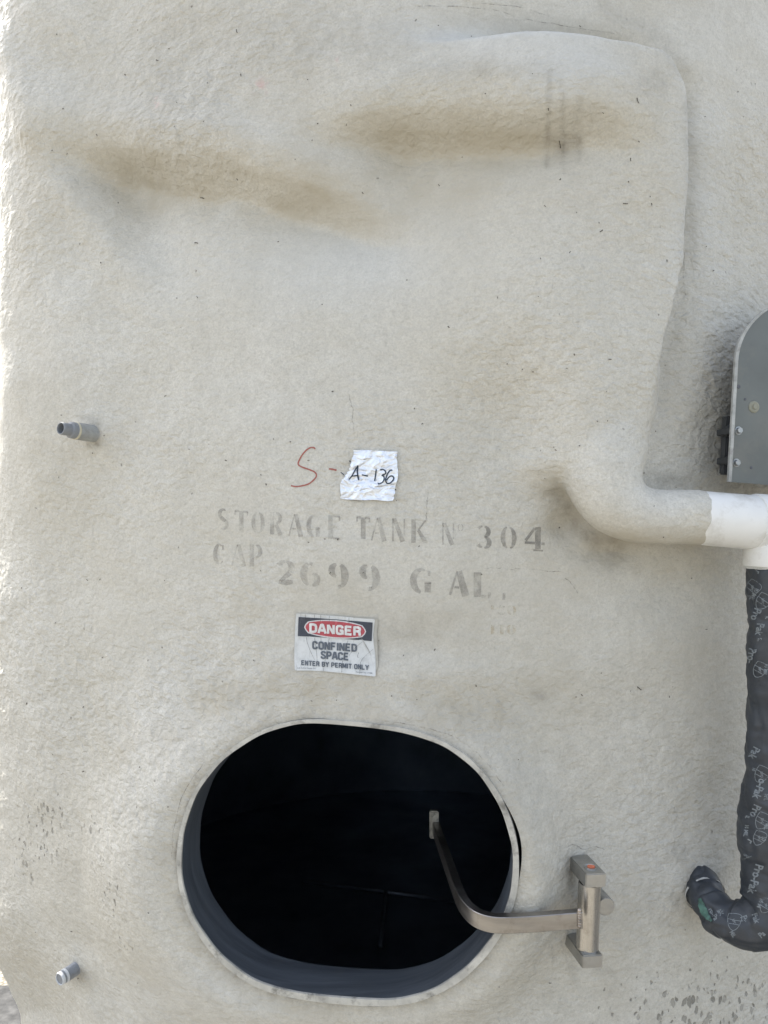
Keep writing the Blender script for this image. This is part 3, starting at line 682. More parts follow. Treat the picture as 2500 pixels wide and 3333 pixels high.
for x, y0, y1, wd in [(1782, 250, 560, 14), (1832, 240, 530, 10), (1868, 300, 500, 16), (1920, 340, 470, 10), (1690, 440, 560, 8), (1035, 330, 400, 4), (520, 380, 520, 5), (1820, 3180, 3320, 20), (1690, 2560, 2700, 8)]:
    mb = MB(); stroke_mesh(mb, catmull([(x, y0), (x+3, (y0+y1)/2), (x-4, y1)], 6), list(np.interp(np.linspace(0, 1, 13), [0, .5, 1], [2, wd*1.4, 2])), step=8, nw=2, jit=.3)
    if mb.v: mb.build('dirt_run', M_drip, tank)

# ------------------------------------------------------------------ pipe stubs in the wall (parts of the tank)
def toward(basepx, tippx, n=None):             # axis from the wall point to a point seen at tippx
    P_, nn_ = hit(*basepx, off=0)
    ax_ = Vector((P_.x-CX, P_.y-CY, 0)).normalized() if n is None else n
    d = Vector(ray(*tippx)).normalized(); w0 = P_-CAMV
    b = ax_.dot(d); t = (b*d.dot(w0)-ax_.dot(w0))/(1-b*b); s = d.dot(w0+ax_*t)
    tip = CAMV+d*s; return P_, tip
P_, tip = toward((300, 1411), (197, 1394)); axis = (tip-P_); L_ = axis.length; axis.normalize(); b0 = P_-axis*.03
kk = (P_.y+CAMD)/F; print('stub1', L_, kk)
s1 = MB(); s1.lathe(b0, axis, [(0, 28*kk), (.03+.50*L_, 28*kk), (.03+.505*L_, 27*kk)]); root = s1.build('pipe_stub', M_greyw, tank, auto=35)
tag(root, 'longer grey pipe stub left of the foil tape')
s1 = MB(); s1.lathe(b0, axis, [(.03+.50*L_, 27*kk), (.03+.52*L_, 28.5*kk), (.03+.56*L_, 28.5*kk), (.03+.57*L_, 26*kk)]); s1.build('sealant_ring', M_cream, root, auto=35)
s1 = MB(); s1.lathe(b0, axis, [(.03+.565*L_, 26.5*kk), (.03+.70*L_, 26*kk), (.03+.73*L_, 20*kk), (.03+.99*L_, 19.5*kk), (.03+L_, 18.7*kk), (.03+L_, 16.5*kk), (.03+.97*L_, 16*kk), (.03+.5*L_, 16*kk)]); s1.build('pipe_end', M_grey, root, auto=35)
s1 = MB(); s1.lathe(b0, axis, [(.03+.72*L_, 16.2*kk), (.03+.72*L_, 1e-4)]); s1.build('bore', M_hole, root)
s1 = MB(); nrm = axis; 
P_, tip = toward((247, 3153), (193, 3188)); axis = (tip-P_); L_ = axis.length; axis.normalize(); b0 = P_-axis*.03
kk = (P_.y+CAMD)/F; print('stub2', L_, kk)
s1 = MB(); pr = [(0, 21*kk)]; x_ = .03
while x_ < .03+.62*L_:
    pr += [(x_, 21.5*kk), (x_+.0009, 20.2*kk)]; x_ += .0018
s1.lathe(b0, axis, pr); root = s1.build('pipe_stub', M_grey, tank, auto=35); tag(root, 'short threaded pipe stub with white tape near the bottom left corner')
s1 = MB(); s1.lathe(b0, axis, [(.03+.60*L_, 20*kk), (.03+.61*L_, 22*kk), (.03+.73*L_, 21.8*kk), (.03+.74*L_, 19*kk)]); s1.build('thread_tape', M_ptfe, root, auto=35)
s1 = MB(); s1.lathe(b0, axis, [(.03+.735*L_, 19*kk), (.03+.75*L_, 20*kk), (.03+.82*L_, 20*kk), (.03+.83*L_, 18.7*kk)]); s1.build('collar', M_grey, root, auto=35)
s1 = MB(); s1.lathe(b0, axis, [(.03+.825*L_, 18.5*kk), (.03+.84*L_, 20.6*kk), (.03+.97*L_, 20*kk), (.03+1.0*L_, 19*kk), (.03+1.0*L_, 17*kk), (.03+.95*L_, 16.6*kk)]); s1.build('thread_tape', M_ptfe, root, auto=35)
s1 = MB(); s1.lathe(b0, axis, [(.03+.93*L_, 17*kk), (.03+.955*L_, 17*kk), (.03+.96*L_, 1e-4)]); s1.build('end_plug', M_grey, root, auto=35)

# ------------------------------------------------------------------ hinge with its swing arm
HT = math.asin((.31-CX)/R); HX = Vector((math.cos(HT), math.sin(HT), 0)); HN = Vector((math.sin(HT), -math.cos(HT), 0)); HZ = Vector((0, 0, 1))
lean = math.radians(4.2); HXr = (HX*math.cos(lean)-HZ*math.sin(lean)); HZr = (HZ*math.cos(lean)+HX*math.sin(lean))
DF = 1.192                                  # front faces
FTc = at(1940, 2867, DF); FBc = at(1929, 3131, DF)
barrel_top = FTc-HN*.021; barrel_bot = FBc-HN*.021
ax_ = (barrel_top-barrel_bot); BL = ax_.length; ax_.normalize(); BX = HN.cross(ax_).normalized()*-1
if BX.x < 0: BX = -BX
hb = MB(); hb.lathe(barrel_bot, ax_, [(0, .0155), (.012, .0168), (.0125, .0175), (BL-.0125, .0175), (BL-.012, .0155)], 48)
hinge = hb.build('door_hinge', M_steel, tank, auto=35); tag(hinge, 'stainless hinge barrel right of the manway')
for c_, hz_ in ((FTc, .0108), (FBc, .0100)):
    b_ = MB(); b_.box(c_-HN*.034, BX, -HN, ax_, .0168, .034, hz_, .0013); b_.build('hinge_block', M_steel2, hinge, auto=30)
pc = MB(); top_c = FTc-HN*.021+ax_*.0108
pc.lathe(top_c, ax_, [(0, .0098), (.0016, .0098), (.0020, .0092), (.0008, .0078), (.0006, 1e-4)], 32); pc.build('pin_cap', M_steel2, hinge, auto=30)
pc = MB(); 
v_ = [top_c+ax_*.0022+BX*(.0015+.0062*math.cos(a))+HN*(-.001+.0050*math.sin(a))*(1 if True else 0) for a in np.linspace(0, 2*math.pi, 21)[:-1]]
pc.add([p for p in v_]+[p-ax_*.0016 for p in v_], [tuple(range(20))]+[(k, (k+1) % 20, 20+(k+1) % 20, 20+k) for k in range(20)]); pc.build('orange_plug', M_orange, hinge, auto=30)
bs = MB(); bc = at(1974, 2952, 1.222); bs.lathe(bc-HN*.04, HN, [(0, .0145), (.0385, .0145), (.040, .0135), (.040, 1e-4)], 40); bs.build('hinge_boss', M_steel2, hinge, auto=35)
arm_px = [(1893, 2989, 1.180), (1830, 2994, 1.178), (1740, 3001, 1.175), (1660, 3005, 1.172), (1600, 3003, 1.176), (1553, 2987, 1.190), (1520, 2958, 1.214), (1497, 2918, 1.245), (1472, 2848, 1.31), (1445, 2770, 1.40), (1420, 2696, 1.50)]
AP = [Vector(p) for p in catmull([at(*p) for p in arm_px], 8)]
am = MB(); v_ = []; f_ = []; hw, ht_ = .0070, .0126
sec = [(-hw, -ht_+.001), (-hw+.001, -ht_), (hw-.001, -ht_), (hw, -ht_+.001), (hw, ht_-.001), (hw-.001, ht_), (-hw+.001, ht_), (-hw, ht_-.001)]
for i, p in enumerate(AP):
    t = (AP[min(i+1, len(AP)-1)]-AP[max(i-1, 0)]).normalized(); side = t.cross(Vector((0, 0, 1))).normalized(); up = side.cross(t).normalized()
    v_ += [p+side*a+up*b for a, b in sec]
for i in range(len(AP)-1):
    for k in range(8): f_.append((i*8+k, i*8+(k+1) % 8, (i+1)*8+(k+1) % 8, (i+1)*8+k))
f_ += [tuple(range(7, -1, -1)), tuple((len(AP)-1)*8+k for k in range(8))]
am.add(v_, f_); arm = am.build('swing_arm', M_arm, hinge, auto=32)
wb = MB()
for k in range(7):
    p = at(1884, 2964+k*8.5, 1.172); wb.lathe(p-Vector((0, 0, .002)), (0.3, -.2, 1), [(0, 1e-4), (.001, .0028), (.003, .0034), (.005, .0028), (.006, 1e-4)], 10)
wb.build('weld_bead', M_weld, hinge)
eb_ = MB(); ep = AP[-1]; eb_.box(ep+Vector((-.004, .006, .006)), Vector((1, 0, 0)), Vector((0, 1, 0)), Vector((0, 0, 1)), .009, .006, .027, .002)
eb_.build('arm_end_bracket', simple('scratched_galvanised_shaded', (.36, .345, .30), .5, .3, .5, 50, .4, (.05, .05, .05), 1.0), hinge, auto=30)  # near-black mottling puts the dim interior into the bracket colour

# ------------------------------------------------------------------ white pipe + black wrapped pipe
wp_px = [(2288, 1686.5, 1.2335), (2370, 1693, 1.238), (2440, 1699, 1.242), (2530, 1705, 1.246), (2700, 1716, 1.255)]
WP = [at(*p) for p in wp_px]
TEEC = at(2528, 1706, 1.246)
root = empty('drain_pipe', TEEC); tag(root, 'white plastic pipe and tee running into black printed wrap along the right edge', 'pipe')
mb = MB(); d0 = (WP[2]-WP[0]).normalized(); lc = (WP[2]-WP[0]).length
mb.lathe(WP[0], d0, [(-.015, .0400), (-.010, .0412), (-.006, .0425), (.0, .0432), (.004, .0436), (lc+.008, .0440), (lc+.012, .043)], 64)
cp = mb.build('pipe_coupling', M_pvc, root, auto=35)
mb = MB(); d1 = (WP[3]-WP[2]).normalized(); mb.lathe(WP[2]+d1*.004, d1, [(0, .043), (.001, .0458), (.004, .0465), (.16, .0465), (.165, .040)], 64)
tee = mb.build('pipe_tee', M_pvc, root, auto=35)
mb = MB(); tb = at(2520, 1848, 1.244); dv = (tb-TEEC).normalized(); Lv = (tb-TEEC).length
mb.lathe(TEEC, dv, [(0, .044), (Lv-.035, .0442), (Lv-.034, .0462), (Lv-.002, .0468), (Lv, .0455), (Lv, .042)], 64); mb.build('tee_branch', M_pvc, root, auto=35)
wr_px = [(2522, 1846, 1.246, .0420), (2523, 1950, 1.246, .0420), (2528, 2060, 1.246, .0425), (2528, 2200, 1.246, .0430), (2526, 2350, 1.246, .0425), (2523, 2480, 1.246, .0440), (2516, 2600, 1.246, .0465), (2512, 2720, 1.246, .0500),
         (2516, 2820, 1.244, .0470), (2516, 2910, 1.240, .0455), (2500, 2972, 1.236, .0420), (2455, 3006, 1.238, .0375), (2400, 3008, 1.248, .0335), (2352, 2988, 1.262, .0290), (2318, 2952, 1.282, .0300), (2294, 2910, 1.305, .0290), (2272, 2874, 1.335, .0275), (2254, 2846, 1.38, .027)]
WPa = catmull([list(at(a, b, c))+[r] for a, b, c, r in wr_px], 14)
mb = MB(); mb.tube([p[:3] for p in WPa], [p[3] for p in WPa], 72, cap=True)
v_ = np.array(mb.v); n_ = 72; ring = np.arange(len(v_))//n_; ang = (np.arange(len(v_)) % n_)/n_*2*math.pi
cen = np.repeat(np.array([p[:3] for p in WPa]), n_, 0); cen = cen[:len(v_)]; dr = v_-cen; dr /= np.maximum(np.linalg.norm(dr, axis=1), 1e-9)[:, None]
s_len = np.concatenate([[0], np.cumsum([np.linalg.norm(np.array(a[:3])-np.array(b[:3])) for a, b in zip(WPa[1:], WPa[:-1])])])[ring]
lay = ((s_len/.052+ang/(2*math.pi)*.7) % 1.0)
bumpy = .0016*np.clip(lay*1.0, 0, 1)+.0030*fbm(v_*28, 2, 91)+.0010*vnoise(v_*np.array([50, 50, 140.]), 92)
bumpy += .0085*np.clip((s_len-.50)/.2, 0, 1)*fbm(v_*26, 2, 95)
v_ = v_+dr*bumpy[:, None]; fold = np.abs(vnoise(v_*np.array([22, 22, 34.])+np.stack([s_len*12]*3, -1), 96)); v_ = v_-dr*(.0022*np.exp(-(fold/.10)**2))[:, None]; mb.v = [tuple(a) for a in v_]
wrap = mb.build('wrapped_pipe', M_wrap, root, auto=60); tag(wrap, 'black wrap tape printed with grey words and shields')
BV_W = BVHTree.FromPolygons([tuple(a) for a in v_], mb.f)
lip = MB(); lp = at(2522, 1852, 1.246); 
lip.lathe(lp-dv*.005, dv, [(0, .0455), (.002, .0448), (.006, .0442), (.0075, .043)], 48); lip.build('torn_wrap_edge', M_strap, wrap, auto=40)
# strap, teal patch on the lower elbow
def ringband(name, mat, i0, i1, grow):
    m_ = MB(); seg = WPa[i0:i1+1]; m_.tube([p[:3] for p in seg], [p[3]+grow for p in seg], 48, cap=False); return m_.build(name, mat, wrap)
nW = len(WPa); ringband('pale_strap', M_strap, nW-30, nW-28, .0045)
mb = MB()
for pts, wd in [([(2278, 2925), (2284, 2945), (2292, 2966), (2304, 2984), (2318, 2998)], [10, 20, 24, 16, 8])]:
    stroke_mesh(mb, catmull(pts, 5), list(np.interp(np.linspace(0, 1, 21), np.linspace(0, 1, 5), wd)), BV_W, .0012, 4, 4, .15)
mb.build('teal_patch', M_teal, wrap)
col = MB(); c0, _n = hit(2262, 2868, off=0); nd = Vector((c0.x-CX, c0.y-CY, 0)).normalized()
cc = Vector(WPa[nW-16][:3]); col.lathe(cc-nd*.035, nd, [(0, .034), (.022, .033), (.028, .031), (.032, .026)], 40); col.build('wall_collar', M_foam, tank)
# printing on the wrap
def text_mesh(s, bold=0.0):
    c = bpy.data.curves.new('t', 'FONT'); c.body = s; c.size = 1; c.offset = bold; c.resolution_u = 3; c.fill_mode = 'FRONT'
    o = bpy.data.objects.new('t', c); COL.objects.link(o); bpy.context.view_layer.update()
    m = bpy.data.meshes.new_from_object(o.evaluated_get(bpy.context.evaluated_depsgraph_get()))
    v = [(a.co.x, a.co.y) for a in m.vertices]; f = [tuple(p.vertices) for p in m.polygons]
    bpy.data.objects.remove(o); bpy.data.curves.remove(c); bpy.data.meshes.remove(m); return np.array(v), f
def wraptext(mb, s, cx, cy, hgt, deg, bold=.03, xs=.8):
    v, f = text_mesh(s, bold); v = v-(v.max(0)+v.min(0))/2; v *= hgt; v[:, 0] *= xs; c, sn = math.cos(math.radians(deg)), math.sin(math.radians(deg))
    out = []; keep = {}
    for i, (x, y) in enumerate(v):
        px, py = cx+x*c+y*sn, cy+x*sn-y*c; h_, _ = hit(px, py, BV_W, .0009)
        if h_ is not None: keep[i] = len(out); out.append(h_)
    ff = [tuple(keep[j] for j in q_) for q_ in f if all(j in keep for j in q_)]
    ff = [q_ for q_ in ff if max((out[q_[0]]-out[j]).length for j in q_) < .02]
    if ff: mb.add(out, ff)
pt = MB()
for s, x, y, h_, d in [('r', 2466, 1862, 26, 120), ('10 MIL', 2456, 1935, 20, 118), ('Pro', 2462, 2000, 34, 112), ('Pak', 2474, 2050, 34, 100), ('IL', 2474, 2082, 18, 88), ('Pro-', 2448, 2135, 34, 100), ('10 MIL', 2494, 2180, 18, 98), ('Pak', 2456, 2452, 34, 118),
                       ('o-Pak', 2473, 2568, 36, 110), ('10', 2455, 2505, 14, 110), ('Pro', 2460, 2640, 36, 112), ('IL', 2434, 2660, 18, 110), ('10 MIL', 2430, 2704, 18, 98), ('r', 2440, 2738, 34, 120), ('10', 2487, 2730, 20, 95), ('Pro-Pak', 2460, 2862, 38, 106), ('10 M', 2476, 2940, 20, 110),
                       ('ro-Pa', 2323, 2975, 24, 60), ('ak', 2347, 2968, 28, 55), ('Pr', 2424, 2992, 30, 70), ('Pak', 2462, 2990, 28, 70), ('MIL', 2386, 3040, 18, 60), ('Pa', 2480, 3040, 26, -40), ('MIL', 2494, 2595, 18, 95), ('MIL', 2494, 2690, 18, 95), ('k', 2500, 2010, 24, 95)]:
    wraptext(pt, s, x, y, h_, d)
def shield(mb, cx, cy, sz, deg):
    c, s = math.cos(math.radians(deg)), math.sin(math.radians(deg))
    T = lambda x, y: (cx+(x*c-y*s)*sz, cy+(x*s+y*c)*sz)
    out = catmull([(-.45, -.5), (0, -.58), (.45, -.5), (.47, 0), (.3, .4), (0, .62), (-.3, .4), (-.47, 0), (-.45, -.5)], 4)
    stroke_mesh(mb, [T(*p) for p in out], 2.0, BV_W, .001, 4, 1); stroke_mesh(mb, [T(-.47, -.12), T(.47, -.12)], 2.0, BV_W, .001, 4, 1); stroke_mesh(mb, [T(-.42, .18), T(.42, .18)], 2.0, BV_W, .001, 4, 1)
for x, y, sz, d in [(2450, 1915, 46, 40), (2484, 1958, 46, 35), (2474, 2180, 44, 30), (2480, 2520, 46, 30), (2482, 2672, 46, 30), (2472, 2728, 40, 25), (2430, 2785, 40, -20), (2390, 3000, 46, 10), (2494, 2948, 40, 30)]:
    shield(pt, x, y, sz, d)
    wraptext(pt, 'UPC', x, y, sz*.26, d+60)
pr = pt.build('wrap_printing', M_print, wrap, smooth=False)
pr['kind'] = 'stuff'

# ------------------------------------------------------------------ grey hood panel with arched top
HD = 1.20; hx = lambda px, py: at(px, py, HD)
HK = 1.262; hood_th = math.asin((.56-CX)/R)*.55; PX = Vector((math.cos(hood_th), math.sin(hood_th), 0)); PN = Vector((math.sin(hood_th), -math.cos(hood_th), 0)); PZ = Vector((0, 0, 1))
lr = math.radians(3.6); PXr = PX*math.cos(lr)-PZ*math.sin(lr); PZr = PZ*math.cos(lr)+PX*math.sin(lr)
BLc = at(2373, 1568, HK)
root = empty('equipment_hood', BLc); tag(root, 'dark grey arched panel bolted off the wall at the right edge above the white pipe', 'panel')
Wd, Hs, ra = .32, .200, .15
out2 = [(0, 0), (Wd, 0), (Wd, Hs)]+[(ra+ra*math.cos(a), Hs+.120*math.sin(a)/1.0) for a in np.linspace(0, math.pi, 40)[1:-1]]+[(0, Hs)]
def panelmesh(outl, thick, base, X, Z, Nv, bowf=None):
    n = len(outl); f3 = [base+X*a+Z*b for a, b in outl]; bk = [p-Nv*thick for p in f3]
    return f3+bk, [tuple(range(n)), tuple(range(2*n-1, n-1, -1))]+[(k, (k+1) % n, n+(k+1) % n, n+k) for k in range(n)]
mb = MB(); v_, f_ = panelmesh(out2, .003, BLc+PXr*.0, PXr, PZr, PN); mb.add(v_, f_)
pn_ = mb.build('front_panel', M_hood, root, smooth=False)
# side flange folded back along the outline
mb = MB(); ol = [(0, 0)]+[(0, Hs)]+[(ra-ra*math.cos(a), Hs+.120*math.sin(a)) for a in np.linspace(0, math.pi, 40)[1:-1]]+[(Wd, Hs), (Wd, 0)]
f3 = [BLc+PXr*a+PZr*b for a, b in ol]; n = len(f3)
g0 = [p+PN*.0012-PXr*.0018 for p in f3]; g1 = [p-PN*.0035-PXr*.0018 for p in f3]; g2 = [p-PN*.0035+PXr*.0012+PZr*0 for p in f3]; g3 = [p+PN*.0012+PXr*.004 for p in f3]
mb.add(g3+g0+g1+g2, [(j*n+k, j*n+k+1, (j+1)*n+k+1, (j+1)*n+k) for j in range(3) for k in range(n-1)]); mb.build('edge_flange', M_hoodedge, root, auto=40)
def hexbolt(px, py, nm='bolt'):
    c_ = at(px, py, HK); dd_ = (c_-BLc).dot(PN); c_ = c_-PN*dd_
    m_ = MB(); m_.lathe(c_, PN, [(0, .0068), (.0012, .0068), (.0013, .005)], 24); m_.lathe(c_, PN, [(.001, .0052), (.0052, .0052), (.006, .0045), (.006, 1e-4)], 6); m_.build(nm, M_bolt, root, auto=30)
hexbolt(2408, 1401); hexbolt(2400, 1506)
for x, y, r_ in [(2409, 1257, .0035), (2434, 1298, .0022), (2457, 1521, .0024), (2388, 1462, .002)]:
    c_ = at(x, y, HK); c_ = c_-PN*((c_-BLc).dot(PN)); m_ = MB(); m_.lathe(c_, PN, [(0, r_), (.0008, r_*.9), (.0008, r_*.6), (.0003, 1e-4)], 16); m_.build('drilled_hole', M_hole, root)
c_ = at(2467, 1322, HK); c_ = c_-PN*((c_-BLc).dot(PN)); m_ = MB(); m_.lathe(c_, PN, [(0, .010), (.0015, .0095), (.0025, .007), (.002, .004), (.004, .0035), (.004, 1e-4)], 28); m_.build('grommet', simple('dull_cream_grommet', (.25, .25, .2), .6), root, auto=30)
m_ = MB(); m_.box(BLc+PXr*(Wd/2+.03)+PZr*.12-PN*.045, PXr, -PN, PZr, Wd/2-.025, .040, .105, .004); m_.build('hidden_shade_box', M_bracket, root, auto=30)  # unseen box behind the panel, added to deepen the shade beside it
for y0, y1 in ((1385, 1425), (1480, 1520)):
    m_ = MB(); c_ = at(2392, (y0+y1)/2, 1.30); m_.box(c_, PXr, -PN, PZr, .014, .03, .0055, .001); m_.build('mount_arm', M_bracket, root, auto=30)
    m_ = MB(); c2 = at(2370, (y0+y1)/2, 1.315); m_.lathe(c2, PN, [(0, .011), (.008, .011), (.009, .009), (.009, 1e-4)], 6); m_.build('mount_nut', M_bracket, root, auto=30)
m_ = MB(); m_.box(at(2412, 1455, 1.325), PXr, -PN, PZr, .035, .008, .05, .002); m_.build('mount_plate', M_bracket, root, auto=30)

# ------------------------------------------------------------------ warning sticker
def quadfit(px0, px1, py0, py1):
    A = []; B = []
    for x in np.linspace(px0, px1, 12):
        for y in np.linspace(py0, py1, 9):
            h_, _ = hit(x, y, off=0); d = h_.y+CAMD; X, Y = (x-px0)/(px1-px0), (y-py0)/(py1-py0); A.append([1, X, Y, X*X, Y*Y, X*Y]); B.append(d)
    A = np.array(A); B = np.array(B); c = np.linalg.lstsq(A, B, rcond=None)[0]; res = (A@c-B).max()
    def f(x, y, off=0):
        X, Y = (x-px0)/(px1-px0), (y-py0)/(py1-py0); return at(x, y, float(np.dot(c, [1, X, Y, X*X, Y*Y, X*Y]))-res-.0006-off)
    print('fit', res); return f
def fill(outline, spacing):
    o = np.array(outline); n = len(o); verts = [Vector(p) for p in o]; edges = [(k, (k+1) % n) for k in range(n)]
    if spacing:
        for x in np.arange(o[:, 0].min()+spacing, o[:, 0].max(), spacing):
            for y in np.arange(o[:, 1].min()+spacing, o[:, 1].max(), spacing):
                c = False; j = n-1; dmn = 1e9
                for i in range(n):
                    xi, yi = o[i]; xj, yj = o[j]
                    if (yi > y) != (yj > y) and x < (xj-xi)*(y-yi)/(yj-yi)+xi: c = not c
                    t = max(0, min(1, ((x-xi)*(xj-xi)+(y-yi)*(yj-yi))/max(1e-9, (xj-xi)**2+(yj-yi)**2))); dmn = min(dmn, math.hypot(x-xi-t*(xj-xi), y-yi-t*(yj-yi))); j = i
                if c and dmn > spacing*.4: verts.append(Vector((x, y)))
    r = delaunay_2d_cdt(verts, edges, [], 1, 1e-4); return [(v.x, v.y) for v in r[0]], [tuple(f) for f in r[2]]
qf = quadfit(955, 1230, 1990, 2205)
def z3(x, y): return (900+x/4.1475, 1950+y/4.1475)
def wrk(x, y):                               # soft buckling of the vinyl
    return .0005*math.sin(x*.11+y*.02)+.0004*math.sin(x*.031-y*.05)+.0009*max(0, (x-1195)/30)
def sheet(name, outl, mat, parent, f, off, spacing=5, z=z3, wr=wrk, thick=0):
    v, fc = fill([z(*p) for p in outl], spacing); mb = MB(); n = len(v)
    P3 = [f(x, y, off+wr(x, y)) for x, y in v]; mb.add(P3, fc)
    if thick:
        ns = len(outl); bk = [f(x, y, off+wr(x, y)-thick) for x, y in v[:ns]]
        mb.add(P3[:ns]+bk, [(k, (k+1) % ns, ns+(k+1) % ns, ns+k) for k in range(ns)])
    return mb.build(name, mat, parent)
def smoothpoly(pts, n=3): 
    return [tuple(p) for p in catmull(pts+[pts[0]], n)[:-1]]
def sticker_mat():
    m, n, b, out = newmat('weathered_white_vinyl')
    c = mixc(n, ramp(n, tex(n, 60, 5, .7), .48, .70, 0, .55), (.56, .575, .57), (.36, .37, .36))
    c = mixc(n, ramp(n, tex(n, 150, 4, .6, stretch=(2.4, 1, .18)), .60, .68, 0, .5), c, (.27, .28, .27))
    n.links.new(c, b.inputs['Base Color']); b.inputs['Roughness'].default_value = .45; return m
def ink(name, col):
    m, n, b, out = newmat(name)
    c = mixc(n, ramp(n, tex(n, 90, 5, .7, stretch=(2, 1, .5)), .50, .72, 0, .45), col, tuple(min(1, x*1.6+.05) for x in col))
    n.links.new(c, b.inputs['Base Color']); b.inputs['Roughness'].default_value = .5; return m
stk = empty('warning_sticker', qf(1090, 2098)); tag(stk, 'white rectangular danger confined space sticker above the open manway', 'sticker')
sheet('old_backing', [(985, 245), (1365, 262), (1366, 360), (1352, 420), (1362, 620), (1372, 900), (1338, 1000), (1300, 800)], simple('glue_residue', (.37, .36, .32), .7, 0, .15, 60, .2), stk, qf, .0000, 7)
outl = [(270, 193), (500, 206), (780, 226), (1040, 248), (1180, 262), (1318, 268), (1330, 285), (1318, 360), (1306, 480), (1312, 600), (1334, 740), (1340, 900), (1338, 1036), (1322, 1045), (1120, 1025), (900, 1000), (640, 975), (450, 965), (265, 965), (246, 948), (240, 800), (244, 600), (252, 400), (262, 230)]
sheet('vinyl_sheet', outl, sticker_mat(), stk, qf, .0006, 5, thick=.0004)
sheet('black_header', [(298, 242), (550, 257), (800, 275), (1050, 295), (1298, 317), (1292, 440), (1286, 567), (1040, 548), (780, 528), (530, 510), (288, 500), (292, 370)], ink('faded_black_ink', (.035, .042, .058)), stk, qf, .0014, 5)
def oval(cx, cy, hw_, hh, sl, flat=.82):
    P_ = []
    for k in range(20):
        t = k/19*2-1; P_.append((cx+t*hw_*flat, cy-hh*(1-.36*abs(t)**2.2)+t*hw_*flat*sl))
    P_.append((cx+hw_*.965, cy-hh*.30+hw_*sl)); P_.append((cx+hw_*1.0, cy+0+hw_*sl)); P_.append((cx+hw_*.965, cy+hh*.30+hw_*sl))
    for k in range(20):
        t = 1-k/19*2; P_.append((cx+t*hw_*flat, cy+hh*(1-.36*abs(t)**2.2)+t*hw_*flat*sl))
    P_.append((cx-hw_*.965, cy+hh*.30-hw_*sl)); P_.append((cx-hw_, cy-hw_*sl)); P_.append((cx-hw_*.965, cy-hh*.30-hw_*sl)); return P_
sheet('white_oval', oval(792, 407, 418, 122, .072, .88), ink('white_ink', (.56, .55, .55)), stk, qf, .0019, 6)
sheet('red_oval', oval(792, 407, 402, 106, .072, .88), ink('faded_red_ink', (.36, .055, .070)), stk, qf, .0024, 6)
SG = {'A': [[(.02, 1), (.42, 0)], [(.98, 1), (.58, 0)], [(.22, .68), (.78, .68)], [(.4, .06), (.6, .06)]],
 'B': [[(.12, 0), (.12, 1)], [(.1, .09), (.6, .09), (.82, .16), (.86, .28), (.78, .42), (.55, .48), (.1, .48)], [(.5, .49), (.8, .54), (.9, .70), (.82, .86), (.6, .91), (.1, .91)]],
 'C': [[(.88, .32), (.85, .17), (.72, .09), (.5, .07), (.28, .09), (.15, .17), (.12, .32), (.12, .68), (.15, .83), (.28, .91), (.5, .93), (.72, .91), (.85, .83), (.88, .66)]],
 'D': [[(.12, 0), (.12, 1)], [(.1, .09), (.55, .09), (.78, .15), (.88, .30), (.88, .70), (.78, .85), (.55, .91), (.1, .91)]],
 'E': [[(.14, 0), (.14, 1)], [(.1, .09), (.9, .09)], [(.1, .49), (.8, .49)], [(.1, .91), (.92, .91)]],
 'F': [[(.14, 0), (.14, 1)], [(.1, .09), (.9, .09)], [(.1, .49), (.8, .49)]],
 'G': [[(.88, .32), (.85, .17), (.72, .09), (.5, .07), (.28, .09), (.15, .17), (.12, .32), (.12, .68), (.15, .83), (.28, .91), (.5, .93), (.72, .91), (.85, .83), (.88, .60)], [(.5, .56), (.96, .56)], [(.90, .52), (.90, 1)]],
 'I': [[(.5, 0), (.5, 1)]], 'L': [[(.14, 0), (.14, 1)], [(.1, .91), (.9, .91)]],
 'M': [[(.1, 0), (.1, 1)], [(.9, 0), (.9, 1)], [(.16, .02), (.5, .85)], [(.84, .02), (.5, .85)]],
 'N': [[(.12, 0), (.12, 1)], [(.88, 0), (.88, 1)], [(.16, .04), (.84, .96)]],
 'O': [[(.5, .07), (.28, .09), (.15, .17), (.12, .32), (.12, .68), (.15, .83), (.28, .91), (.5, .93), (.72, .91), (.85, .83), (.88, .68), (.88, .32), (.85, .17), (.72, .09), (.5, .07)]],
 'P': [[(.12, 0), (.12, 1)], [(.1, .09), (.6, .09), (.82, .16), (.88, .32), (.82, .48), (.6, .56), (.1, .56)]],
 'R': [[(.12, 0), (.12, 1)], [(.1, .09), (.6, .09), (.82, .16), (.86, .30), (.80, .45), (.6, .52), (.1, .52)], [(.6, .54), (.80, .64), (.86, 1)]],
 'S': [[(.88, .28), (.84, .14), (.68, .08), (.5, .07), (.3, .09), (.15, .17), (.13, .30), (.2, .40), (.5, .50), (.8, .60), (.88, .72), (.84, .85), (.68, .92), (.5, .93), (.3, .92), (.14, .84), (.11, .68)]],
 'T': [[(.0, .09), (1, .09)], [(.5, 0), (.5, 1)]], 'Y': [[(.04, 0), (.5, .55)], [(.96, 0), (.5, .55)], [(.5, .5), (.5, 1)]], 'U': [[(.12, 0), (.12, .7), (.2, .86), (.5, .93), (.8, .86), (.88, .7), (.88, 0)]]}
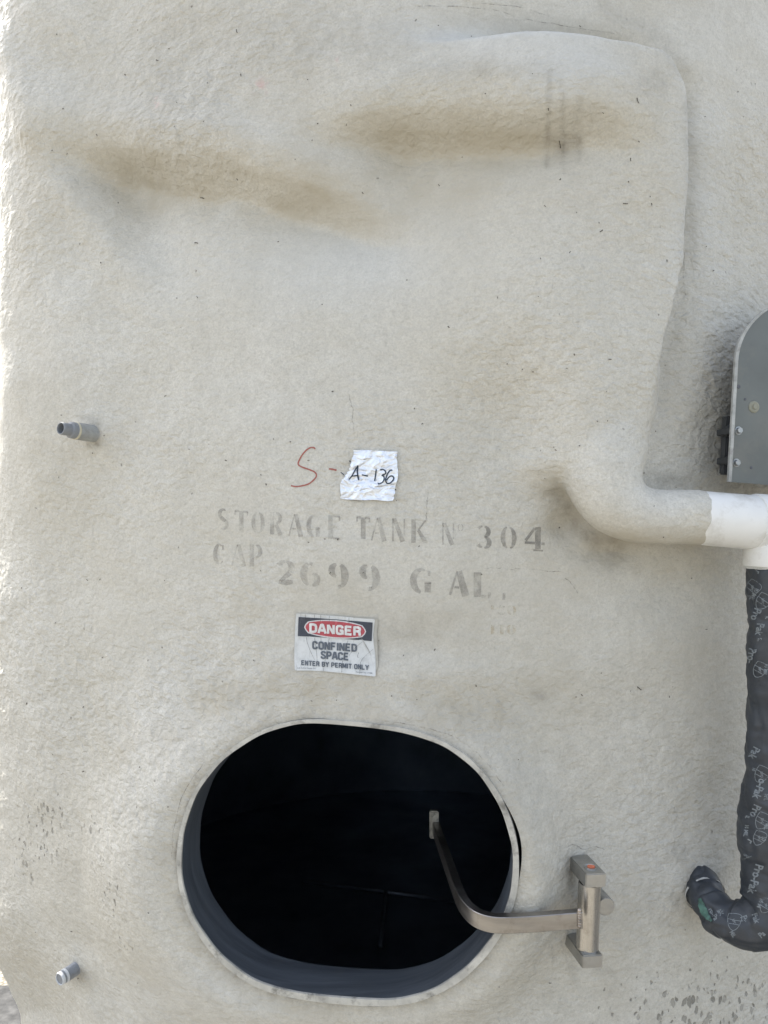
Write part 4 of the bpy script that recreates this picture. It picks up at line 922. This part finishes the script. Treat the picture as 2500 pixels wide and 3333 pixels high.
def signtext(name, s, x0, y0, x1, y1, hgt, mat, wd, off=.0015):   # baseline from (x0,y0) to (x1,y1) in the zoomed frame; own condensed block letters
    adv = {' ': .42, 'I': .30, 'M': 1.22}; tot = sum(adv.get(c, 1.0) for c in s)+.20*(len(s)-1); L_ = math.hypot(x1-x0, y1-y0); u0 = L_/tot
    ux, uy = (x1-x0)/L_, (y1-y0)/L_; mb = MB(); cx = 0; k_ = 0; w_ = wd*hgt
    for c in s:
        a_ = adv.get(c, 1.0)
        for st_ in SG.get(c, []):
            k_ += 1; P_ = []
            for a, b in st_:
                if c == 'I': a = .5
                X = (cx+a*a_)*u0; Y = hgt*(1-b); P_.append(np.array([x0+ux*X, y0+uy*X-Y]))
            n = len(P_); closed = n > 3 and np.allclose(P_[0], P_[-1]); v = []
            for i in range(n):
                p0 = P_[i-1] if i else (P_[-2] if closed else P_[0]); p1 = P_[i+1] if i < n-1 else (P_[1] if closed else P_[-1])
                da = P_[i]-p0; db = p1-P_[i]; la, lb = np.linalg.norm(da), np.linalg.norm(db)
                ta = da/la if la > 1e-6 else db/lb; tb = db/lb if lb > 1e-6 else ta
                nm = np.array([-ta[1]-tb[1], ta[0]+tb[0]]); nm /= np.linalg.norm(nm); m_ = 1/max(.6, float(nm@np.array([-ta[1], ta[0]])))
                for sg in (-1, 1):
                    q_ = P_[i]+nm*sg*w_/2*m_; zz_ = z3(*q_); v.append(qf(zz_[0], zz_[1], off+wrk(*zz_)+.00004*(k_ % 5)))
            mb.add(v, [(2*i, 2*i+1, 2*i+3, 2*i+2) for i in range(n-1)])
        cx += a_+.20
    return mb.build(name, mat, stk, smooth=False)
def smalltext(name, s, x0, y0, x1, y1, hgt, mat, off=.0012):
    v, fc = text_mesh(s, 0); lo = v.min(0); hi = v.max(0); W_ = hi[0]-lo[0]; L_ = math.hypot(x1-x0, y1-y0); ux, uy = (x1-x0)/L_, (y1-y0)/L_
    mb = MB(); P3 = []
    for x, y in v:
        a = (x-lo[0])/W_*L_; b = y/.7*hgt; px, py = z3(x0+ux*a, y0+uy*a-b); P3.append(qf(px, py, off+wrk(px, py)))
    mb.add(P3, fc); return mb.build(name, mat, stk, smooth=False)
I_w = ink('white_letter_ink', (.57, .57, .56)); I_g = ink('faded_grey_letters', (.085, .10, .12))
signtext('danger_word', 'DANGER', 447, 450, 1140, 497, 122, I_w, .27, .0029)
signtext('notice_text', 'CONFINED', 486, 672, 1083, 712, 104, I_g, .24)
signtext('notice_text', 'SPACE', 600, 803, 974, 829, 102, I_g, .24)
signtext('notice_text', 'ENTER BY PERMIT ONLY', 335, 890, 1243, 957, 66, I_g, .23)
smalltext('small_print', 'Lab Safety Supply Inc.', 283, 935, 535, 943, 16, I_g)
smalltext('small_print', 'Reorder No. 27488', 1075, 990, 1293, 1008, 17, I_g)
wk_m = worn_paint('crease_line_grey', (.16, .17, .17), .2, .5, 120, .6)  # thin grey lines drawn along the creases of the vinyl
mb = MB()
for pts in [[(400, 510), (420, 600), (470, 730), (515, 820)], [(515, 520), (530, 640), (545, 760), (548, 840)], [(712, 530), (690, 640), (672, 760), (640, 900), (632, 970)], [(965, 560), (935, 650), (915, 760), (890, 860), (880, 990)], [(1160, 575), (1060, 660), (980, 760)],
            [(1300, 680), (1230, 740), (1160, 810), (1130, 880), (1125, 1010)], [(388, 205), (390, 250)], [(510, 210), (512, 258)], [(712, 225), (715, 320), (742, 380), (745, 470)], [(978, 250), (980, 340), (1000, 400), (940, 480)], [(595, 218), (598, 300)], [(600, 520), (605, 700)], [(1110, 720), (1095, 780), (1140, 800)]]:
    P_ = catmull([z3(*p) for p in pts], 5); v = []; 
    for i, p in enumerate(P_):
        for sgn in (-1, 1): v.append(qf(p[0]+sgn*.8, p[1], .0022+wrk(p[0], p[1])))
    mb.add(v, [(2*i, 2*i+1, 2*i+3, 2*i+2) for i in range(len(P_)-1)])
mb.build('creases', wk_m, stk)

# ------------------------------------------------------------------ foil tape with handwriting
ff_ = quadfit(1105, 1300, 1462, 1635)
fo = [(830, 215), (930, 214), (1040, 220), (1150, 224), (1250, 230), (1308, 233), (1304, 262), (1296, 300), (1306, 340), (1306, 400), (1314, 440), (1312, 500), (1304, 545), (1292, 580), (1286, 610), (1278, 640), (1282, 680), (1266, 710), (1270, 735), (1256, 760), (1200, 768), (1130, 760), (1050, 753), (950, 757), (850, 752), (760, 748), (692, 742), (686, 725), (700, 700), (690, 670), (688, 620), (686, 575), (706, 548), (702, 535), (724, 524), (745, 498), (740, 486), (766, 470), (762, 455), (786, 438), (784, 410), (802, 400), (796, 374), (808, 350), (812, 310), (826, 285), (834, 245)]
def crum(x, y):
    p = np.array([[x*.020+y*.012, y*.034, 0.]]); q_ = np.array([[x*.045+y*.03, y*.075-x*.02, 3.]])
    return float(.0034*(1-abs(vnoise(p, 200)[0])*1.8)+.0016*(1-abs(vnoise(q_, 201)[0])*2))*.55
fm, n, b, out = newmat('crumpled_aluminium_foil'); b.inputs['Metallic'].default_value = .85; b.inputs['Roughness'].default_value = .5
b.inputs['Base Color'].default_value = (.78, .82, .88, 1)
n.links.new(bump(n, tex(n, 46, 2, .45, distort=1.2, stretch=(1, 1, 1.7)), .9, .008), b.inputs['Normal'])
foil = empty('foil_tape', ff_(1205, 1550)); tag(foil, 'torn crumpled silver foil tape with handwritten code, stuck right of the red letter', 'tape')
sheet('foil_sheet', fo, fm, foil, ff_, .0026, 2.6, z=z2, wr=crum, thick=.0030)
mb = MB()
def fstroke(pts, wd):
    P_ = catmull([z2(*p) for p in pts], 6); v = []
    for i, p in enumerate(P_):
        t = np.array(P_[min(i+1, len(P_)-1)])-np.array(P_[max(i-1, 0)]); t /= max(1e-6, np.linalg.norm(t)); nm = np.array([-t[1], t[0]])
        for sgn in (-1, 1):
            q_ = p+nm*sgn*wd*.62; v.append(ff_(q_[0], q_[1], .0036+crum(*q_)))
    mb.add(v, [(2*i, 2*i+1, 2*i+3, 2*i+2) for i in range(len(P_)-1)])
fstroke([(785, 532), (815, 492), (850, 430), (880, 384)], 3.4); fstroke([(880, 384), (874, 430), (878, 490), (888, 540)], 3.8); fstroke([(815, 498), (850, 494), (884, 492)], 3.0)
fstroke([(922, 482), (955, 490), (988, 496)], 3.6); fstroke([(1078, 422), (1070, 480), (1060, 550)], 3.4)
fstroke([(1120, 430), (1150, 424), (1172, 440), (1180, 465), (1160, 480), (1140, 488), (1158, 500), (1162, 530), (1145, 562), (1115, 578), (1094, 574)], 3.4)
fstroke([(1252, 432), (1225, 436), (1200, 470), (1182, 515), (1180, 550), (1196, 576), (1225, 572), (1255, 545), (1266, 515), (1250, 496), (1225, 500), (1200, 525), (1190, 545)], 3.4)
mb.build('handwriting', M_black, foil)
for pts, wd, lb in (([(695, 455), (715, 472), (733, 488)], 2.6, 'short black pen tick left of the foil'), ([(1280, 640), (1290, 646)], 4, 'tiny black pen dot right of the foil'), ([(788, 338), (800, 334)], 5, 'tiny black pen dot at the upper left of the foil')):
    mb = MB(); stroke_mesh(mb, [z2(*p) for p in pts], wd, step=2, nw=1)
    if mb.v: tag(mb.build('pen_tick', M_black, tank), lb)
print('verts', len(co))
